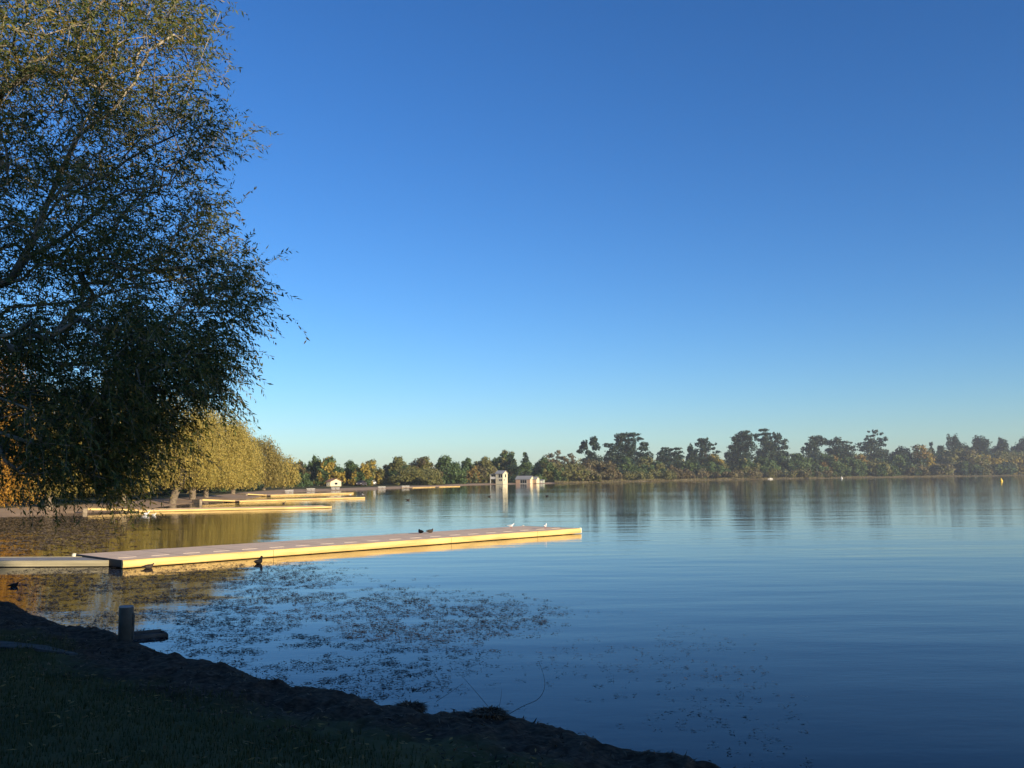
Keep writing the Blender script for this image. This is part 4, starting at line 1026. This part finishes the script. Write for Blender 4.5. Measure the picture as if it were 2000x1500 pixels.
bird('duck', 'right one of two dark ducks resting on the pontoon deck', deckpt(840, 1041.5), .7, .43, BROWNB, BROWNB, PALEBILL, 'rest')
bird('gull', 'white gull standing on the far edge of the foreground pontoon', deckpt(998, 1032.3), .2, .33, WHITEB, GREYB, REDB, 'short', True)
bird('gull', 'white gull standing near the right end of the foreground pontoon', deckpt(1065, 1032.6), 1.2, .33, WHITEB, GREYB, REDB, 'short', True)
bird('waterbird', 'white bird swimming in front of the nearest left shore pontoon', wp(285, 1005.5), .15, .62, WHITEB, WHITEB, REDB, 'short')
bird('gull', 'smaller pale bird swimming just right of the white bird', wp(301, 1006), .2, .36, WHITEB, GREYB, REDB, 'short')
bird('gull', 'white gull near the end of the second left shore pontoon', rp_(684, 969, .172), .6, .42, WHITEB, GREYB, REDB, 'short', True)
bird('gull', 'white gull at the tip of the second left shore pontoon', rp_(709, 968.5, .172), 2.6, .42, WHITEB, GREYB, REDB, 'short', True)
bird('duck', 'dark waterbird among the floating weed at the left edge', wp(27, 1146), 1.0, .3, BLACKB, BLACKB, PALEBILL, 'rest')
bird('duck', 'dark duck far out on the water left of the boathouses', wp(797, 977.5), .3, .6, BROWNB, BLACKB, PALEBILL, 'short')
bird('duck', 'dark duck swimming off the second left shore pontoon', wp(554, 983.5), .3, .5, BROWNB, BLACKB, PALEBILL, 'short')
bird('duck', 'tiny dark duck on the water below the tall boathouse', wp(956, 970.5), .3, .6, BROWNB, BLACKB, PALEBILL, 'short')
bird('duck', 'tiny dark duck on the water below the small hut', wp(1068, 969.5), 2.9, .6, BROWNB, BLACKB, PALEBILL, 'short')

# ------------------------------------------------------------------ bollard and outlet on the near bank
METAL = simple('weathered_metal', (0.075, 0.078, 0.068), .6, .35, 6, .4, bump=.3)
PALEC = simple('pale_concrete_top', (0.33, 0.34, 0.34), .8, .15, 8, .2)
p = gp(245, 1242, .2); z = gz(p[0], p[1])
bo = thing('mooring_post', 'short round mooring post with pale top on the near bank', 'post', (p[0], p[1], .12))
k_ = p[1] / FPX; rr_ = 13.2 * k_; hh = 66 * k_
MB().lathe([(rr_, -.3), (rr_, hh - .03), (rr_ * .99, hh - .012)], 28).build('shaft', METAL, bo, True)
MB().lathe([(rr_ * 1.0, hh - .012), (rr_ * 1.0, hh), (rr_ * .9, hh + .006)], 28).build('cap', PALEC, bo)
MB().box(rr_ * .75, rr_ + .022, -.02, .02, hh * .05, hh * .8).build('side_plate', METAL, bo, bevel=.006)
DARKCONC = simple('dark_concrete', (0.10, 0.10, 0.092), .9, .45, 5, .1, bump=.4)  # much darker concrete tone for the channel and the path
p2 = gp(254, 1244, .05)
tr = thing('drain_channel', 'low open concrete channel running into the water from the mooring post', 'drain channel', (p2[0] + .02, p2[1], .0), .55)
Ln = .52
MB().box(0, Ln, 0, .04, -.1, .065).build('side_wall', DARKCONC, tr, bevel=.006); MB().box(0, Ln, .36, .40, -.1, .075).build('side_wall', DARKCONC, tr, bevel=.006)
MB().box(0.002, Ln - .002, .042, .358, -.1, .022).build('floor_slab', METAL, tr); MB().box(Ln + .003, Ln + .04, 0, .40, -.1, .05).build('end_wall', DARKCONC, tr, bevel=.006)

# concrete path to the gangway, low in the grass at the left
pts = [gp(-420, 1215, .62), gp(-60, 1220, .55), gp(70, 1229, .5), gp(145, 1240, .45)]
mb = MB(); ws = [.3, .24, .18, .08]
for i in range(len(pts) - 1):
    a, b_ = pts[i][:2], pts[i+1][:2]; V_ = []
    for c, w_ in ((a, ws[i]), (b_, ws[i+1])):
        d = (pts[i+1] - pts[i])[:2]; d = d / np.linalg.norm(d); nn = np.array([-d[1], d[0]])
        for s in (-1, 1): q_ = c + nn * s * w_; V_.append((q_[0], q_[1], gz(q_[0], q_[1]) + .025)); V_.append((q_[0], q_[1], gz(q_[0], q_[1]) - .15))
    mb.add(V_, [(0,2,6,4),(1,5,7,3),(0,4,5,1),(2,3,7,6),(0,1,3,2),(4,6,7,5)])
tag(mb.build('path', DARKCONC), 'grey concrete path strip in the grass at lower left', kind='structure')

# ------------------------------------------------------------------ floating weed
def inpoly(u, v, poly):
    c = np.zeros(len(u), bool); n = len(poly)
    for i in range(n):
        (x1_, y1_), (x2_, y2_) = poly[i], poly[(i+1) % n]
        m_ = (y1_ > v) != (y2_ > v)
        c ^= m_ & (u < (x2_ - x1_) * (v - y1_) / (y2_ - y1_ + 1e-9) + x1_)
    return c
def project(x, y, z=0):
    d = np.stack([x, y, np.full_like(x, z - CAM_H)], -1); f = d @ F_
    return 1000 + FPX * (d @ RV) / f, 750 - FPX * (d @ UV) / f
WEED = leafmat('weed', [(0.014,0.015,0.008),(0.028,0.024,0.012),(0.045,0.034,0.018),(0.07,0.05,0.025)], .1, .5, .4)
MAIN = [(20,1122),(110,1108),(280,1114),(420,1106),(560,1100),(640,1118),(650,1142),(860,1165),(1005,1178),(1100,1205),(960,1240),(880,1290),(830,1350),(740,1368),(560,1335),(400,1295),(330,1272),(240,1248),(150,1222),(30,1186)]
SPARSE = [(650,1140),(1150,1190),(1420,1250),(1560,1370),(1620,1450),(1560,1500),(1380,1500),(1200,1450),(1000,1380),(850,1370),(780,1340),(900,1200)]
BACKW = [(-60,1015),(150,1010),(215,1030),(205,1078),(-60,1080)]
C = []; D_ = []; Ls = []; Ws = []; Ns = []
def weeds(poly, n, box, smin, smax, blades, bl, thin=0.0):
    x = rng.uniform(box[0], box[1], n); y = rng.uniform(box[2], box[3], n)
    u, v = project(x, y); k = inpoly(u + rng.normal(0, 38, n), v + rng.normal(0, 11, n), poly); x, y = x[k], y[k]
    dens = vnoise(x * .9, y * .9, 21) * .6 + vnoise(x * 2.6, y * 2.6, 22) * .55
    k = dens > .42 + thin; x, y = x[k], y[k]
    k = signed_dist(x, y) < -.12; x, y = x[k], y[k]
    for px_, py_ in zip(x, y):
        s = random.uniform(smin, smax); m_ = random.randint(*blades); a = rng.uniform(0, 6.28, m_); r_ = s * np.sqrt(rng.random(m_)) * .5
        C.append(np.stack([px_ + np.cos(a) * r_ * 1.25, py_ + np.sin(a) * r_ * .8, rng.uniform(.002, .022, m_)], -1))
        b_ = rng.uniform(0, 6.28, m_); D_.append(np.stack([np.cos(b_), np.sin(b_), rng.normal(0, .12, m_)], -1))
        Ls.append(rng.uniform(.5, 1.3, m_) * bl); Ws.append(rng.uniform(.5, 1.2, m_) * bl * .24)
weeds(MAIN, 18500, (-14, 2, 9, 29), .06, .32, (5, 15), .07)
weeds(SPARSE, 3400, (-3, 7, 6, 19), .03, .14, (2, 7), .045, .06)
C = np.concatenate(C); D_ = np.concatenate(D_); Ls = np.concatenate(Ls); Ws = np.concatenate(Ws)
nn = rdir(len(C)) * .35 + np.array([0, 0, 1]); V, Fq = quads(C, D_, nn, Ls, Ws)
tag(ob('floating_weed', mesh_np('floating_weed', V, Fq, WEED)), 'dark floating water weed spread over the shallows by the near bank', 'water weed', kind='stuff')
print('weed', len(C))
C = []; D_ = []; Ls = []; Ws = []
weeds(BACKW, 14000, (-40, -11, 28, 66), .2, .6, (6, 11), .17, -.12)
C = np.concatenate(C); D_ = np.concatenate(D_); Ls = np.concatenate(Ls); Ws = np.concatenate(Ws)
nn = rdir(len(C)) * .5 + np.array([0, 0, 1]); V, Fq = quads(C, D_, nn, Ls, Ws)
WEEDB = leafmat('brown_weed', [(0.05,0.038,0.020),(0.11,0.080,0.040),(0.17,0.12,0.06),(0.24,0.17,0.085)], .1, .6, .3)
tag(ob('brown_weed', mesh_np('brown_weed', V, Fq, WEEDB)), 'brown floating weed in the shallow bay behind the gangway', 'water weed', kind='stuff')
print('weed back', len(C))

# ------------------------------------------------------------------ grass and dry litter on the near bank
GRASS = leafmat('grass_blade', [(0.025,0.040,0.009),(0.045,0.058,0.014),(0.080,0.078,0.022),(0.14,0.11,0.045)], .25, .6, .2)
STRAW = leafmat('dry_litter', [(0.022,0.016,0.012),(0.055,0.038,0.024),(0.11,0.075,0.045),(0.22,0.16,0.10)], .05, .8, .1)
def scatter(n, box, fn):
    x = rng.uniform(box[0], box[1], n); y = rng.uniform(box[2], box[3], n)
    u, v = project(x, y, .5); k = (u > -120) & (u < 1700) & (v < 1580); x, y = x[k], y[k]
    z, s = ground(x, y); k = fn(x, y, s); return x[k], y[k], z[k], s[k]
def gmask(x, y, s):
    e = 1.35 - 1.6 * (vnoise(x * .9, y * .9, 31) - .5)
    return (s > e) & (rng.random(len(s)) < np.clip((s - e) / .5, .15, 1)) & (s < 9)
x, y, z, s = scatter(330000, (-16, 4, 3.5, 22), gmask)
n = len(x); h = rng.uniform(.025, .075, n); a = rng.uniform(0, 6.28, n); lean = rng.uniform(.1, .6, n)
base = np.stack([x, y, z - .006], -1); sd = np.stack([np.cos(a), np.sin(a), np.zeros(n)], -1) * .0045
tip = base + np.stack([np.sin(a) * lean * h, -np.cos(a) * lean * h, h], -1)
V = np.stack([base - sd, base + sd, tip], 1).reshape(-1, 3)
tag(ob('bank_grass', mesh_np('bank_grass', V, np.arange(n * 3).reshape(-1, 3), GRASS)), 'short dark green grass on the shaded near bank', 'grass', kind='stuff')
print('grass', n)
x, y, z, s = scatter(70000, (-16, 4, 3.5, 23), lambda x, y, s: (s > .02) & (s < 2.2) & (vnoise(x * 2, y * 2, 33) > .35))
n = len(x); a = rng.uniform(0, 6.28, n)
C = np.stack([x, y, z + .012], -1); D_ = np.stack([np.cos(a), np.sin(a), rng.normal(0, .35, n)], -1); nn = rdir(n) * .5 + np.array([0, 0, 1])
V, Fq = quads(C, D_, nn, rng.uniform(.03, .12, n), rng.uniform(.004, .02, n))
tag(ob('dry_litter', mesh_np('dry_litter', V, Fq, STRAW)), 'dead leaves and straw along the muddy edge of the near bank', 'leaf litter', kind='stuff')
x, y, z, s = scatter(9000, (-16, 4, 3.5, 22), lambda x, y, s: (s > 1.2) & (s < 9) & (vnoise(x * 1.3, y * 1.3, 37) > .45))
n = len(x); a = rng.uniform(0, 6.28, n); C = np.stack([x, y, z + .045], -1)
V, Fq = quads(C, np.stack([np.cos(a), np.sin(a), rng.normal(0, .2, n)], -1), rdir(n) * .4 + np.array([0, 0, 1]), rng.uniform(.04, .09, n), rng.uniform(.015, .03, n))
tag(ob('fallen_leaves', mesh_np('fallen_leaves', V, Fq, leafmat('fallen_leaf', [(.10,.06,.02),(.20,.13,.035),(.30,.21,.06)], .1, .7, .2))), 'fallen yellow brown leaves scattered on the near grass', 'leaf litter', kind='stuff')
def tussock(u, v, R_, H_, label, n=1500):
    p = gp(u, v, .15); z = gz(p[0], p[1]); t = thing('grass_tussock', label, 'tussock', (p[0], p[1], z - .04), 0, 'dark tussocks on the lip of the near bank')
    a = rng.uniform(0, 6.28, n); k = np.sqrt(rng.random(n)); b_ = np.stack([np.cos(a) * k * R_ * .5, np.sin(a) * k * R_ * .5, np.zeros(n)], -1)
    o_ = np.stack([np.cos(a), np.sin(a), np.zeros(n)], -1); L_ = H_ * rng.uniform(.6, 1.15, n)[:, None]
    m_ = b_ + o_ * L_ * .25 * k[:, None] + np.array([0, 0, 1]) * L_ * .8; tip = m_ + o_ * L_ * (.35 + .4 * rng.random((n, 1))) + np.array([0, 0, -1]) * L_ * rng.uniform(-.15, .5, (n, 1))
    s_ = np.stack([-np.sin(a), np.cos(a), np.zeros(n)], -1) * .006
    V = np.stack([b_ - s_, b_ + s_, m_ + s_, m_ - s_, tip], 1).reshape(-1, 3); i = np.arange(n)[:, None] * 5
    me_ = bpy.data.meshes.new('blades'); me_.from_pydata(V.tolist(), [], [tuple(f) for f in (i + np.array([0, 1, 2, 3])).tolist()] + [tuple(f) for f in (i + np.array([3, 2, 4])).tolist()])
    me_.materials.append(STRAW); ob('blades', me_, t)
    MB().lathe([(R_ * .62, -.1), (R_ * .55, .06), (R_ * .35, H_ * .45), (R_ * .1, H_ * .6)], 14).build('root_mound', simple('root_mound', (.03, .024, .018), .95, .4, 20, .1), t, True)
tussock(800, 1374, .26, .13, 'rounded dark grass tussock left of two on the lip of the bank')
tussock(955, 1404, .28, .12, 'dark grass tussock right of two on the lip of the bank')
def cane(label, pts, zs, r_=.0032):
    P_ = [gp(u, v, z) if False else at(u, v, D) for (u, v, D) in pts]
    o_ = P_[0]; t = thing('bare_cane', label, 'cane', tuple(o_), 0, 'thin bare canes on the near bank')
    MB().tube([q_ - o_ for q_ in catm(P_)], list(np.linspace(r_, r_ * .4, len(catm(P_)))), 5).build('stem', DARKBARK, t, True)
def catm(P):
    out = []
    for i in range(len(P) - 1):
        p0, p1, p2, p3 = P[max(0, i-1)], P[i], P[i+1], P[min(len(P)-1, i+2)]
        for k in range(6):
            t = k / 6; out.append(0.5 * ((2*p1) + (-p0+p2)*t + (2*p0-5*p1+4*p2-p3)*t*t + (-p0+3*p1-3*p2+p3)*t**3))
    out.append(P[-1]); return out
cane('long arching bare cane over the water right of the tussocks', [(985,1400,9.0),(1020,1380,8.9),(1050,1366,8.8),(1063,1345,8.7),(1062,1320,8.7),(1052,1292,8.7)], None)
cane('straight bare twig leaning left over the water by the tussocks', [(970,1400,9.0),(930,1352,8.9),(900,1318,8.9)], None, .0026)
cane('thin bare twig leaning right across the straight twig', [(852,1370,9.4),(880,1352,9.3),(905,1334,9.3)], None, .0026)
cane('short upright bare twig beside the right tussock', [(972,1396,9.0),(978,1365,8.95),(980,1345,8.95)], None, .0022)

# ------------------------------------------------------------------ haze
HAZE = 0.00016
hz_m = bpy.data.materials.new('haze'); hz_m.use_nodes = True; nt = hz_m.node_tree
nt.nodes.remove(nt.nodes['Principled BSDF'])
pv = nt.nodes.new('ShaderNodeVolumePrincipled'); pv.inputs['Density'].default_value = HAZE; pv.inputs['Color'].default_value = (.82, .90, 1.0, 1); pv.inputs['Anisotropy'].default_value = 0.0
nt.links.new(pv.outputs[0], nt.nodes['Material Output'].inputs['Volume'])
tag(MB().box(-1800, 1800, -1800, 1800, -1.9, 48).build('haze', hz_m), 'thin pale blue air over the lake', 'haze', kind='stuff')
